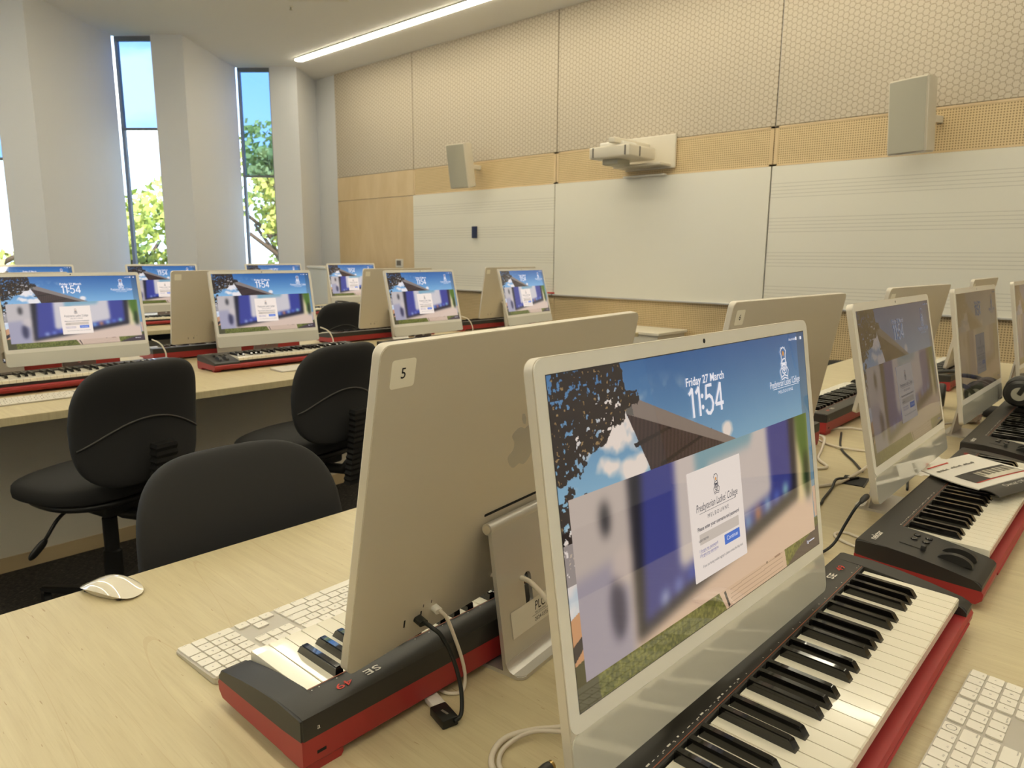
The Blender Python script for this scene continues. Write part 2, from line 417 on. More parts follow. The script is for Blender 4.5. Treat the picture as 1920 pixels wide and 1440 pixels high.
# ceiling strips
def strip(u, v0, v1, label):
    L = v1-v0
    t = empty('ceiling_light', (u, v0, CZ), 0, label, 'ceiling light', 'linear ceiling lights')
    out = rrect(-.055, .055, 0, L, .05, 8)
    build('light_frame', prism(bmesh.new(), rrect(-.064, .064, -.01, L+.01, .058, 8), 'z', -.012, 0), M_white, t)
    o = build('diffuser', prism(bmesh.new(), out, 'z', -.022, -.010), M_lamp, t)
M_lamp = mat('lit_diffuser', (255, 244, 214), .5, emit=LAMP_COL, estr=LAMP)
strip(5.42, .4, 8.87, 'long lit linear light on the ceiling near the panelled wall')
strip(3.0, -3.2, 7.5, 'lit linear light over the right end of the desks, outside the frame')
strip(.6, -3.2, 8.5, 'lit linear light over the middle of the desks, outside the frame')
strip(-1.8, -3.2, 8.5, 'lit linear light over the left end of the desks, outside the frame')
t = empty('sprinkler_head', (4.28, 7.08, CZ), 0, 'small metal sprinkler head on the ceiling', 'sprinkler')
build('rose', lathe(bmesh.new(), [(.028, 0), (.03, -.004), (.012, -.010)], 20), M_white, t)
build('nozzle', lathe(bmesh.new(), [(.008, -.009), (.008, -.030), (.016, -.032), (.016, -.035)], 16), M_grey, t)
t = empty('ceiling_vent', (4.12, 6.45, CZ), R(42), 'square white ceiling vent at the top edge of the picture', 'vent')
bm = bmesh.new()
for k in range(5): box(bm, -.24+.0*k, .24, -.2+.09*k, -.16+.09*k, -.03, -.012)
build('louvre', bm, M_white, t)
bm = bmesh.new()
for a in ((-.3, .3, -.3, -.25), (-.3, .3, .25, .3), (-.3, -.25, -.25, .25), (.25, .3, -.25, .25)): box(bm, *a, -.035, 0)
build('vent_frame', bm, M_white, t)

# ------------------------------------------------------------------ wall speakers, projector, thermostat, low cabinet
def speaker(u, v, z, h, rz, label, tilt=R(6)):
    t = empty('wall_speaker', (u, v, z), rz, label, 'speaker', 'white wall speakers')
    w, d = h*.57, h*.44
    # front faces -y ; housing wedge-shaped in plan
    pl = [(-w/2, -d/2), (w/2, -d/2), (w/2+.002, -d/2+.03), (w*.26, d/2), (-w*.26, d/2), (-w/2-.002, -d/2+.03)]
    b = prism(bmesh.new(), pl, 'z', 0, h)
    bmesh.ops.bevel(b, geom=list(b.edges), offset=.008, segments=2, affect='EDGES')
    build('enclosure', b, M_cream, t, rot=(tilt, 0, 0), smooth=30)
    g = bmesh.new(); n = 10
    pts = [(-w/2+.012, -d/2+.002)] + [(-w/2+.012 + (w-.024)*k/n, -d/2-.016*math.sin(PI*k/n)-.003) for k in range(n+1)] + [(w/2-.012, -d/2+.002)]
    prism(g, pts, 'z', .012, h-.012)
    build('grille', g, M_grey, t, rot=(tilt, 0, 0), smooth=30)
    br = bmesh.new(); box(br, -.02, .02, d/2-.02, d/2+.16, h*.45, h*.55, .004)
    build('bracket', br, M_cream, t)
speaker(5.92, 1.50, 2.0, .51, R(-108), 'larger white wall speaker with grey grille, right of the projector')
speaker(5.92, 6.20, 2.03, .49, R(-84), 'smaller white wall speaker with grey grille, left of the projector', R(10))
t = empty('projector', (WU-.004, 3.9, 2.06), 0, 'white short throw projector on a wall mount above the plain whiteboard', 'projector')
build('mount_plate', B(-.03, -.005, -.28, .02+.26, .02, .33, .008), M_cream, t, loc=(0, -.02, 0))
build('mount_shelf', B(-.22, -.03, -.26, .27, .035, .06, .006), M_cream, t)
build('mount_arm', B(-.62, -.02, -.02, .05, .21, .26, .01), M_cream, t)
pb = bmesh.new(); box(pb, -.60, -.16, -.17, .28, .085, .19, .015, 3)
build('projector_body', pb, M_cream, t, smooth=35)
pb = bmesh.new(); box(pb, -.52, -.30, -.05, .22, .195, .235, .012, 3); build('top_cover', pb, M_white, t, smooth=35)
pb = bmesh.new()
for a in ((-.603, -.598, -.13, -.115), (-.603, -.598, .225, .24)): box(pb, *a, .095, .18)
box(pb, -.44, -.425, -.173, -.168, .095, .18)
build('vent_slots', pb, M_inkgrey, t)
build('lens_bay', B(-.50, -.30, .02, .20, .035, .088, .01), M_grey, t)
build('cable_shelf', B(-.09, -.025, -.22, .24, -.045, -.030, .004), M_white, t)
t = empty('thermostat', (WU-.004, 7.77, 1.085), 0, 'small white wall thermostat with a grey screen on the birch panel', 'thermostat')
build('housing', B(-.022, 0, -.075, .075, 0, .115, .006), M_white, t)
build('display', B(-.0245, -.021, -.045, .045, .028, .095), M_inkgrey, t)
t = empty('low_cabinet', (5.86, 3.98, 0), 0, 'low cream cabinet by the wall behind the screen marked 5', 'cabinet')
build('carcass', B(-.24, .24, -.60, .60, .05, .545, .004), M_box, t)
build('cabinet_top', B(-.26, .26, -.62, .62, .545, .572, .004), M_box, t)
build('plinth', B(-.22, .22, -.58, .58, 0, .05), M_trayblk, t)
for s in (-1, 1):
    d = build('door', B(-.258, -.241, -.295 if s < 0 else .005, -.005 if s < 0 else .295, .06, .54, .003), M_box, t, loc=(0, 0, 0))
    build('handle', B(-.272, -.259, -.05*s-.006*0+(-.02 if s < 0 else .01), -.05*s+.01+(-.02 if s < 0 else .01), .36, .46, .003), M_alu, d)
t = empty('low_cabinet', (5.55, 8.35, 0), R(-20), 'white low cupboard in the far corner under the birch panel', 'cabinet')
build('carcass', B(-.25, .25, -.55, .55, .05, 1.07, .004), M_box, t); build('cabinet_top', B(-.27, .27, -.57, .57, 1.07, 1.10, .004), M_box, t)

# ------------------------------------------------------------------ desks
def desk(u0, u1, v0, v1, label, pan):
    t = empty('computer_desk', ((u0+u1)/2, (v0+v1)/2, 0), 0, label, 'desk', 'long maple desks')
    w, d = (u1-u0)/2, (v1-v0)/2
    build('desktop', B(-w, w, -d, d, DT-.030, DT, .0018, 1), M_desk, t)
    yo = pan - (v0+v1)/2
    for s in (-1, 1):
        build('modesty_panel', B(-w+.05, w-.05, s*yo-.009, s*yo+.009, .06, .640), M_panel, t)
        build('plinth', B(-w+.05, w-.05, s*yo-.016, s*yo+.016, 0, .06), M_edge, t)
        build('cable_tray', B(-w+.05, w-.05, s*yo-.05 if s*yo < 0 else s*yo-.012, s*yo+.012 if s*yo < 0 else s*yo+.05, .598, DT-.032), M_trayblk, t)
    for k in range(5):
        x = -w+.08 + (2*w-.16)*k/4
        for s in (-1, 1):
            lg = bmesh.new(); box(lg, x-.025, x+.025, s*(d-.20)-.02, s*(d-.20)+.02, 0, DT-.03, .003)
            if 0 < k < 4: lg.clear(); box(lg, x-.02, x+.02, s*abs(yo)*.55-.02, s*abs(yo)*.55+.02, 0, DT-.03, .003)
            build('leg', lg, M_trayblk, t)
desk(-1.35, 4.45, -.30, 1.236, 'nearest long maple desk with the screen marked 5 on it', .20)
desk(-1.5, 4.35, 2.775, 4.315, 'middle long maple desk with a beige panel below, two black chairs before it', 3.295)
desk(-1.2, 4.85, 5.25, 6.79, 'farthest long maple desk, mostly hidden behind screens near the windows', 5.76)

# ------------------------------------------------------------------ the picture shown on every screen
def make_picture(W=600, H=338):
    rng = np.random.RandomState(4)
    fy, fx = np.mgrid[0:H, 0:W].astype(float); fx = (fx+.5)/W; fy = (fy+.5)/H
    img = np.zeros((H, W, 3))
    def vnoise(sc, seed, octv=4):
        out = np.zeros((H, W)); amp = 1; tot = 0
        for o_ in range(octv):
            r = np.random.RandomState(seed+o_); g = r.rand(int(sc*2**o_)+3, int(sc*1.78*2**o_)+3)
            yy = fy*sc*2**o_; xx = fx*sc*1.78*2**o_; y0 = yy.astype(int); x0 = xx.astype(int); ty = yy-y0; tx = xx-x0
            ty = ty*ty*(3-2*ty); tx = tx*tx*(3-2*tx)
            out += amp*((g[y0, x0]*(1-tx)+g[y0, x0+1]*tx)*(1-ty)+(g[y0+1, x0]*(1-tx)+g[y0+1, x0+1]*tx)*ty); tot += amp; amp *= .55
        return out/tot
    def poly(pts, c, al=1.0, im=None):
        im = img if im is None else im
        ins = np.zeros((H, W), bool); n = len(pts)
        for i in range(n):
            x1, y1 = pts[i]; x2, y2 = pts[(i+1) % n]
            cnd = ((y1 > fy) != (y2 > fy)); xi = (x2-x1)*(fy-y1)/((y2-y1) if y2 != y1 else 1e-9)+x1
            ins ^= cnd & (fx < xi)
        im[ins] = im[ins]*(1-al)+np.array(c, float)*al; return ins
    def ell(cx, cy, rx, ry, c, al=1.0, im=None):
        im = img if im is None else im
        k = ((fx-cx)/rx)**2+((fy-cy)/ry)**2 < 1; im[k] = im[k]*(1-al)+np.array(c, float)*al
    t = np.clip(fy/.42, 0, 1)[..., None]
    img[:] = np.array((46, 98, 168))*(1-t)+np.array((132, 184, 226))*t
    left = np.clip((.35-fx)/.3, 0, 1)[..., None]; img[:] = img*(1-.25*left)+np.array((150, 196, 236))*.25*left
    cl = vnoise(5, 11, 5); m = np.clip((cl-.52)*7, 0, 1)*np.clip((.45-fx)/.12, 0, 1)*np.clip((fy-.05)*8, 0, 1)
    for cx, cy, rx, ry in ((.155, .14, .05, .07), (.17, .21, .02, .03), (.21, .335, .07, .045), (.15, .32, .04, .04), (.565, .325, .022, .03), (.04, .55, .06, .1)):
        m = np.maximum(m, np.clip(1.25-((fx-cx)/rx)**2-((fy-cy)/ry)**2+(vnoise(14, 5, 3)-.5)*2.6, 0, 1))
    m = (m*.95)[..., None]; img[:] = img*(1-m)+np.array((238, 232, 236))*m
    # building with overhanging roof
    poly([(.198, .098), (.62, .40), (.62, .45), (.285, .45)], (58, 48, 52))
    k = poly([(.205, .165), (.57, .375), (.57, .45), (.29, .45)], (70, 56, 60))
    sl = (np.sin((fx*1.0+fy*.12)*2*PI*75) > .1) & k; img[sl] = img[sl]*.78
    poly([(.22, .27), (.37, .24), (.37, .25), (.225, .285)], (40, 33, 38)); poly([(.30, .36), (.5, .30), (.5, .31), (.30, .375)], (40, 33, 38))
    poly([(.198, .098), (.60, .372), (.585, .378), (.56, .378), (.205, .168)], (132, 124, 124))
    poly([(.198, .098), (.222, .115), (.228, .18), (.205, .168)], (96, 96, 98))
    # foliage
    ln = vnoise(7, 21, 6); fine = vnoise(60, 33, 3)
    edge_ = .225-.17*np.clip((fy-.10)/.22, 0, 1)+.05*np.clip((fy-.45)/.1, 0, 1)-.10*np.clip((fy-.55)/.1, 0, 1)
    lf = (fx < edge_+(ln-.5)*.22) & (fine > .33) & (ln > .33) & (fy < .62)
    img[lf] = np.array((44, 36, 36)); k = lf & (fine > .64) & (vnoise(90, 3, 2) > .68); img[k] = (150, 128, 92)
    # lawn, path, side buildings
    gn = vnoise(90, 8, 2)[..., None]
    k = fy > .865; img[k] = (np.array((98, 104, 52))+(gn-.5)*np.array((90, 88, 60)))[k]
    k = (fx < .035) & (fy > .5) & (fy < .72); img[k] = img[k]*.4+np.array((226, 226, 238))*.6
    poly([(0, .72), (.035, .70), (.04, .86), (0, .88)], (196, 150, 116)); poly([(0, .80), (.05, .76), (.05, .79), (0, .85)], (44, 40, 52))
    poly([(0, .86), (.05, .84), (.06, 1), (0, 1)], (72, 72, 52))
    poly([(.465, .90), (.79, .88), (.80, 1.0), (.50, 1.0)], (206, 182, 166))
    for q in range(5): poly([(.52, .915+.017*q), (.78, .905+.019*q), (.78, .908+.019*q), (.52, .918+.017*q)], (170, 146, 132))
    poly([(.492, .93), (.499, .925), (.515, .99), (.508, .995)], (46, 42, 46)); poly([(.70, .885), (.706, .885), (.70, .93), (.694, .93)], (60, 54, 54)); poly([(.73, .88), (.76, .88), (.77, .93), (.74, .93)], (150, 120, 110))
    k = fx > .955; img[k] = img[k]*.7+np.array((56, 60, 64))*.3
    poly([(.86, .96), (1, .9), (1, 1), (.80, 1)], (70, 58, 70)); poly([(.98, .72), (1, .72), (1, .86), (.985, .86)], (196, 170, 158))
    # blurred window lying over the wallpaper
    ov = np.zeros((H, W, 3)); ov[:] = (206, 190, 180)
    poly([(0, .3), (.2, .3), (.17, .92), (0, 1)], (190, 184, 188), im=ov)
    poly([(.0, .62), (.17, .60), (.17, 1), (0, 1)], (160, 158, 182), im=ov)
    ell(.115, .47, .014, .055, (52, 52, 60), im=ov); ell(.13, .76, .022, .10, (60, 60, 92), im=ov); ell(.16, .64, .04, .06, (206, 196, 196), .8, im=ov)
    poly([(.885, .3), (1, .3), (1, .95), (.885, .95)], (196, 186, 170), im=ov)
    poly([(.905, .30), (.985, .30), (.97, .72), (.93, .70), (.91, .5)], (78, 112, 48), im=ov); ell(.955, .66, .016, .12, (30, 44, 32), .9, im=ov)
    poly([(.885, .48), (.905, .44), (.93, .60), (.925, .93), (.885, .93)], (216, 204, 166), im=ov)
    ell(.955, .84, .034, .09, (178, 168, 178), im=ov)
    poly([(.19, .30), (.905, .30), (.892, .735), (.18, .905)], (36, 36, 50), im=ov)
    poly([(.235, .30), (.868, .30), (.862, .685), (.205, .865)], (58, 66, 150), im=ov)
    poly([(.345, .30), (.748, .30), (.75, .635), (.735, .655), (.35, .755), (.335, .73)], (202, 198, 206), im=ov)
    poly([(.42, .30), (.70, .30), (.66, .415), (.47, .43), (.455, .57), (.425, .58)], (126, 168, 192), im=ov)
    for q in range(12):
        c_ = [(170, 190, 235), (120, 140, 220), (60, 90, 200), (90, 170, 120), (210, 120, 130), (200, 90, 140), (90, 110, 210), (120, 180, 230), (220, 140, 80), (150, 200, 240), (90, 120, 220), (160, 230, 235)][q]
        ell(.275+.05*q, .815-.0135*q, .014, .022, c_, im=ov)
    poly([(.18, .92), (.9, .745), (1, .8), (1, 1), (.15, 1)], (212, 190, 178), im=ov)
    for _ in range(3):
        for ax_, w_ in ((1, 5), (0, 5)):
            c = np.cumsum(np.concatenate([np.repeat(np.take(ov, [0], ax_), w_+1, ax_), ov, np.repeat(np.take(ov, [-1], ax_), w_, ax_)], ax_), ax_)
            L_ = 2*w_+1; n_ = ov.shape[ax_]
            ov = (np.take(c, range(L_, L_+n_), ax_)-np.take(c, range(0, n_), ax_))/L_
    k = (fx > .025) & (fx < .978) & (fy > .372) & (fy < .92)
    k &= ~((fx > .9+.078) | ((fx > .978)))
    img[k] = ov[k]
    img[(fx < .002) | (fx > .998) | (fy < .003) | (fy > .997)] = (14, 12, 14)
    c = np.clip(img/255, 0, 1); return np.where(c <= .04045, c/12.92, ((c+.055)/1.055)**2.4)
SWD, SHT = .5203, .2926
def picture_mesh(W=600, H=338):
    img = make_picture(600, 338)
    if W < 600: img = img[:(338//2)*2].reshape(H, 2, W, 2, 3).mean((1, 3))
    xs = np.linspace(-SWD/2, SWD/2, W+1); zs = np.linspace(SHT/2, -SHT/2, H+1)
    X, Z = np.meshgrid(xs, zs); co = np.stack([X, np.zeros_like(X), Z], -1).reshape(-1, 3)
    i, j = np.meshgrid(np.arange(H), np.arange(W), indexing='ij'); a = (i*(W+1)+j)
    f = np.stack([a, a+W+1, a+W+2, a+1], -1).reshape(-1, 4)
    me = bpy.data.meshes.new('screen'); me.vertices.add(len(co)); me.vertices.foreach_set('co', co.ravel())
    me.loops.add(f.size); me.loops.foreach_set('vertex_index', f.ravel().astype(np.int32))
    me.polygons.add(len(f)); me.polygons.foreach_set('loop_start', np.arange(0, f.size, 4, dtype=np.int32))
    me.update(calc_edges=True)
    at = me.attributes.new('picture', 'FLOAT_COLOR', 'FACE')
    at.data.foreach_set('color', np.concatenate([img.reshape(-1, 3), np.ones((len(f), 1))], 1).ravel()); return me
def screenmat(name, strength, warm=(1, 1, 1)):
    m = bpy.data.materials.new(name); m.use_nodes = True; N = Nodes(m); b = N.b
    b.inputs['Base Color'].default_value = (.012, .012, .013, 1); b.inputs['Roughness'].default_value = .03; b.inputs['Coat Weight'].default_value = .7; b.inputs['Coat Roughness'].default_value = .02
    a = N.t.nodes.new('ShaderNodeAttribute'); a.attribute_name = 'picture'
    mx = N.mix(1.0, a.outputs['Color'], warm); mx.node.blend_type = 'MULTIPLY'
    N.link(mx, b.inputs['Emission Color']); b.inputs['Emission Strength'].default_value = strength
    m.cycles.emission_sampling = 'NONE'; return m
SCR = picture_mesh(); SCR.materials.append(None); SCRS = picture_mesh(300, 169); SCRS.materials.append(None)
BRIGHT = {'full': (1.0, (1, .98, .95)), 'near': (.82, (1.08, .95, .78)), 'dim': (.20, (1, .97, .98)), 'dark': (.09, (1, .9, .8))}  # oblique screens: viewing-angle fade and reflection tint put into emission strength and colour
SM = {k: screenmat('lit_display_'+k, v[0], v[1]) for k, v in BRIGHT.items()}
def em(name, rgb, st):
    m = mat(name, rgb, .5, lincol=(.02, .02, .02), emit=lin(rgb), estr=st); m.cycles.emission_sampling = 'NONE'; return m
def FX(fx, fy): return ((fx-.5)*SWD, (.5-fy)*SHT)
def conv(p, y=-.0003): return Vector((p[0], y, p[1]))
# lettering, dialog and crest, as thin flat shapes on the glass
def scr_rect(bm, x0, y0, x1, y1, y, r=.0):
    (a, d) = FX(x0, y0); (b, c) = FX(x1, y1)
    pts = rrect(a, b, c, d, r, 3) if r else [(a, c), (b, c), (b, d), (a, d)]
    polyface(bm, [conv(p, y) for p in pts][::1])
def crest(bm, cx, cy, h, y):
    """shield between scrolls: outline strokes, h = total height in metres"""
    w = h*.036
    def S(pts, ww=w): quadstrip(bm, [(cx+p[0]*h, cy+p[1]*h) for p in pts], ww, lambda q: conv(q, y))
    S([(-.10, .46), (-.06, .42), (0, .47), (.06, .42), (.10, .46), (.14, .38), (.19, .34), (.14, .24), (.12, .12), (.15, .02)])
    S([(-.10, .46), (-.14, .38), (-.19, .34), (-.14, .24), (-.12, .12), (-.15, .02)])
    S([(-.18, .02), (-.16, -.10), (0, -.24), (.16, -.10), (.18, .02)]); S([(-.15, .0), (.15, .0)]); S([(-.12, .02), (-.06, .10), (.06, .13), (.12, .10), (.13, .02)])
    S([(-.18, -.12), (-.27, -.22), (-.20, -.40), (0, -.34), (.20, -.40), (.27, -.22), (.18, -.12)]); S([(-.24, -.30), (-.19, -.47), (0, -.42), (.19, -.47), (.24, -.30)])
    S([(-.16, -.14), (-.10, -.28), (0, -.30), (.10, -.28), (.16, -.14)])
    S([(-.12, -.03), (0, -.18), (.12, -.03)], w*1.6); S([(-.09, -.035), (.09, -.035)], w*1.8)
def screen_text(full=True):
    out = []
    y = -.0004; MU = UPR
    def T(bm, s, size, fx, fy, al='CENTER', **k):
        x, z = FX(fx, fy); text_bm(bm, s, size, x, z, Matrix.Translation((0, y-.0003, 0)) @ MU, al, **k)
    w = bmesh.new(); T(w, 'Friday 27 March', .0125, .490, .128, bold=.00025); out.append(('date', w, 'w'))
    w = bmesh.new(); 
    cx, cz = FX(.490, .245); hh, x0_ = .0315, cx-.0365
    def dg(pts, dx): quadstrip(w, [(x0_+dx+p[0]*hh*.82, cz+p[1]*hh) for p in pts], .0040, lambda q: conv(q, y-.0003))
    for dx in (0, .0135): dg([(.0, .80), (.14, .88), (.27, 1.0)], dx); dg([(.27, 1.0), (.27, .5), (.27, 0)], dx)
    for zz in (.28, .66): bmesh.ops.create_circle(w, cap_ends=True, segments=10, radius=.0027, matrix=Matrix.Translation((x0_+.0265, y-.0003, cz+zz*hh)) @ Matrix.Rotation(R(90), 4, 'X'))
    dg([(.60, .97), (.14, .97), (.07, .50), (.20, .60), (.36, .62), (.54, .52), (.62, .32), (.54, .11), (.34, .0), (.14, .03), (.02, .16)], .0325)
    dg([(.50, 0), (.50, .98)], .0535); dg([(.50, .98), (.02, .25)], .0535); dg([(.02, .25), (.70, .25)], .0535); out.append(('clock', w, 'w'))
    w = bmesh.new()
    T(w, "Presbyterian Ladies' College", .0125, .868, .222, shear=.25, sx=.62); T(w, 'MELBOURNE', .0058, .868, .252, space=1.4)
    scr_rect(w, .800, .2275, .936, .2295, y-.0003)
    cx, cz = FX(.868, .125); crest(w, cx, cz, .044, y-.0003); out.append(('college_crest', w, 'w')); w = bmesh.new()
    T(w, 'Australian', .0050, .925, .034); scr_rect(w, .972, .022, .982, .036, y-.0003, .001); scr_rect(w, .945, .021, .953, .036, y-.0003, .001)
    out.append(('status_icons', w, 'w')); w = bmesh.new()
    scr_rect(w, .925, .948, .930, .963, y-.0003, .0006); scr_rect(w, .934, .953, .968, .957, y-.0003)
    out.append(('footer_mark', w, 'w'))
    d = bmesh.new(); scr_rect(d, .385, .434, .607, .835, y, .0012); out.append(('login_dialog', d, 'd'))
    o = bmesh.new(); cx, cz = FX(.868, .083); bmesh.ops.create_circle(o, cap_ends=True, segments=10, radius=.0022, matrix=Matrix.Translation((cx, y-.0003, cz)) @ Matrix.Diagonal((1, 1, 1.5, 1)) @ Matrix.Rotation(R(90), 4, 'X'))
    cx, cz = FX(.496, .492); bmesh.ops.create_circle(o, cap_ends=True, segments=10, radius=.0013, matrix=Matrix.Translation((cx, y-.0003, cz)) @ Matrix.Diagonal((1, 1, 1.5, 1)) @ Matrix.Rotation(R(90), 4, 'X'))
    out.append(('crest_flame', o, 'o'))
    k = bmesh.new(); cx, cz = FX(.496, .510); crest(k, cx, cz, .0235, y-.0003); out.append(('dialog_crest', k, 'k')); k = bmesh.new()
    T(k, "Presbyterian Ladies' College", .0118, .496, .586, shear=.25, sx=.68); scr_rect(k, .42, .594, .572, .5955, y-.0003); T(k, 'MELBOURNE', .0062, .496, .622, space=1.45)
    out.append(('dialog_heading', k, 'k')); k = bmesh.new()
    T(k, 'Please enter your username and password', .0058, .496, .655, bold=.00012, sx=.92)
    T(k, 'If you are having trouble logging in, please contact the help desk', .0043, .503, .792, sx=.80)
    T(k, 'username', .0052, .428, .695, 'CENTER'); out.append(('dialog_print', k, 'k'))
    g = bmesh.new(); scr_rect(g, .413, .668, .580, .707, y-.0002, .0008); out.append(('input_box', g, 'g'))
    b = bmesh.new(); scr_rect(b, .512, .716, .580, .755, y-.0002, .0008); out.append(('button', b, 'b'))
    l = bmesh.new(); T(l, 'I forgot my password', .0050, .446, .733, sx=.9); T(l, 'I forgot my username', .0050, .446, .750, sx=.9)
    scr_rect(l, .414, .7355, .478, .7362, y-.0003); scr_rect(l, .414, .7525, .478, .7532, y-.0003); out.append(('links', l, 'l'))
    c = bmesh.new(); T(c, 'Continue', .0068, .546, .741); out.append(('button_text', c, 'c'))
    return out
TXT = []
COLS = {'w': (244, 240, 246), 'd': (240, 226, 216), 'o': (226, 150, 50), 'k': (62, 62, 76), 'g': (206, 192, 180), 'b': (72, 116, 206), 'l': (58, 58, 150), 'c': (236, 236, 244)}
for nm, bm, c in screen_text():
    me = bpy.data.meshes.new(nm); bm.to_mesh(me); bm.free(); me.materials.append(None); TXT.append((nm, me, c))

# ------------------------------------------------------------------ all-in-one computers
PZ = .192; BT, BB, BW = .2608, -.1155, .2735
def apple_pts(s):
    P_ = [(0, .33), (.16, .39), (.32, .34), (.40, .24), (.29, .10), (.29, -.06), (.43, -.19), (.34, -.36), (.20, -.47), (.08, -.45), (0, -.42), (-.08, -.45), (-.20, -.47), (-.36, -.34), (-.46, -.08), (-.42, .20), (-.28, .36), (-.12, .38)]
    P_ = [Vector((a, b, 0)) for a, b in P_]; return [((v.x)*s, (v.y)*s) for v in bezpath(P_+[P_[0]], 4)[:-1]]
def house_mesh():
    b = prism(bmesh.new(), rrect(-BW, BW, BB, BT, .0125, 8), 'y', -.0215, -.0105)
    b.normal_update(); es = [e for e in b.edges if abs(e.verts[0].co.y-e.verts[1].co.y) < 1e-6]
    bmesh.ops.bevel(b, geom=es, offset=.0007, segments=2, affect='EDGES'); return b
def plate_hole(bm, w, z0, z1, holes, t):
    """plate in XZ, y from 0 to t, with stadium hole (cx, cz, rw, rh)"""
    cx, cz, rw, rh = holes; n = 8
    inner = []
    for k in range(4*n):
        a = 2*PI*(k+.5)/(4*n); x = rw*math.cos(a); z = rw*math.sin(a) + (rh-rw)*(1 if math.sin(a) > 0 else -1); inner.append((cx+x, cz+z))
    outer = []
    for k in range(4*n):
        a = 2*PI*(k+.5)/(4*n); c_, s_ = math.cos(a), math.sin(a); q = max(abs(c_)/(w/2), abs(s_)/((z1-z0)/2)); outer.append((c_/q, (z0+z1)/2 + s_/q))
    for (xx, zz) in ((w/2, z1), (-w/2, z1), (-w/2, z0), (w/2, z0)):
        i = min(range(len(outer)), key=lambda k: (outer[k][0]-xx)**2+(outer[k][1]-zz)**2); outer[i] = (xx, zz)
    V = [[bm.verts.new((p[0], y, p[1])) for p in L] for y in (0, t) for L in (outer, inner)]
    n4 = 4*n
    for k in range(n4):
        j = (k+1) % n4
        bm.faces.new((V[0][k], V[0][j], V[1][j], V[1][k])); bm.faces.new((V[2][k], V[3][k], V[3][j], V[2][j]))
        bm.faces.new((V[0][k], V[2][k], V[2][j], V[0][j])); bm.faces.new((V[1][k], V[1][j], V[3][j], V[3][k]))
    return bm
PARTS = {}
def comp_parts():
    P_ = {}
    def mk(n, bm, m, sm=False):
        o = build(n, bm, m, smooth=sm); me = o.data; bpy.data.objects.remove(o); P_[n] = me
    mk('housing', house_mesh(), M_alu, 40)
    b = prism(bmesh.new(), rrect(-BW+.0006, BW-.0006, -.062, BT-.0006, .0118, 8), 'y', -.0224, -.0214); mk('glass_border', b, M_glasswhite)
    b = prism(bmesh.new(), rrect(-BW+.0006, BW-.0006, BB+.0006, -.0621, .0100, 8), 'y', -.0224, -.0214); mk('chin', b, M_chin)
    b = bmesh.new(); bmesh.ops.create_circle(b, cap_ends=True, segments=16, radius=.0026, matrix=Matrix.Translation((0, -.0226, .2535)) @ Matrix.Rotation(R(90), 4, 'X')); mk('camera_lens', b, M_dark)
    b = prism(bmesh.new(), apple_pts(.066), 'y', -.0106, -.0102); leaf = [(.0, .42), (.01, .55), (.09, .66), (.17, .67), (.15, .55), (.08, .45)]
    prism(b, [(x*.066, z*.066) for x, z in leaf], 'y', -.0106, -.0102); bmesh.ops.transform(b, matrix=Matrix.Translation((0, 0, .100)), verts=b.verts)
    mk('fruit_emblem', b, mat('polished_emblem', (190, 187, 180), .3, metal=.45))
    b = bmesh.new()
    for x in (.189, .161): box(b, x-.0012, x+.0012, -.0107, -.0103, -.092, -.082, .0004)
    for x in (.158, .144): box(b, x-.0005, x+.0005, -.0107, -.0103, -.078, -.074)
    mk('ports', b, M_dark)
    b = bmesh.new(); box(b, -.060, .060, -.0107, -.0102, .012, .0155, .0008); mk('hinge_slot', b, M_dark)
    # stand: base plate, leaning sheet with a cable hole, hinge barrel
    b = prism(bmesh.new(), rrect(-.065, .065, -.090, .057, .010, 6), 'z', 0, .0055)
    bmesh.ops.bevel(b, geom=[e for e in b.edges if abs(e.verts[0].co.z-e.verts[1].co.z) < 1e-6], offset=.0012, segments=2, affect='EDGES')
    sh = bmesh.new(); y0, z0 = .030, .0045; L_ = math.hypot(PZ-z0, y0-.004); plate_hole(sh, .130, 0, L_, (0, .088, .0085, .024), .0058)
    a = math.atan2(y0-.004, PZ-z0)
    bmesh.ops.transform(sh, matrix=Matrix.Translation((0, y0-.003, z0)) @ Matrix.Rotation(a, 4, 'X'), verts=sh.verts)
    me = bpy.data.meshes.new('q'); sh.to_mesh(me); sh.free(); b.from_mesh(me)
    fil = [(y0+.002, .005), (y0+.0145, .005), (y0+.0075, .0075), (y0+.0035, .0115), (y0+.0015, .017), (y0-.003, .017)]
    prism(b, fil, 'x', -.065, .065)
    mk('stand', b, M_alu2, 30)
    b = bmesh.new(); tube(b, [(-.065, 0, 0), (.065, 0, 0)], .0078, 20); mk('hinge', b, M_alu2, 40)
    b = bmesh.new(); tube(b, [(-.0655, 0, 0), (.0655, 0, 0)], .0056, 20); mk('hinge_cap', b, M_alu, 40)
    b = prism(bmesh.new(), rrect(.223, .257, .2145, .2445, .0035, 4), 'y', -.0108, -.0102); mk('number_sticker', b, M_sticker)
    return P_
CP = comp_parts()
NUM = 0
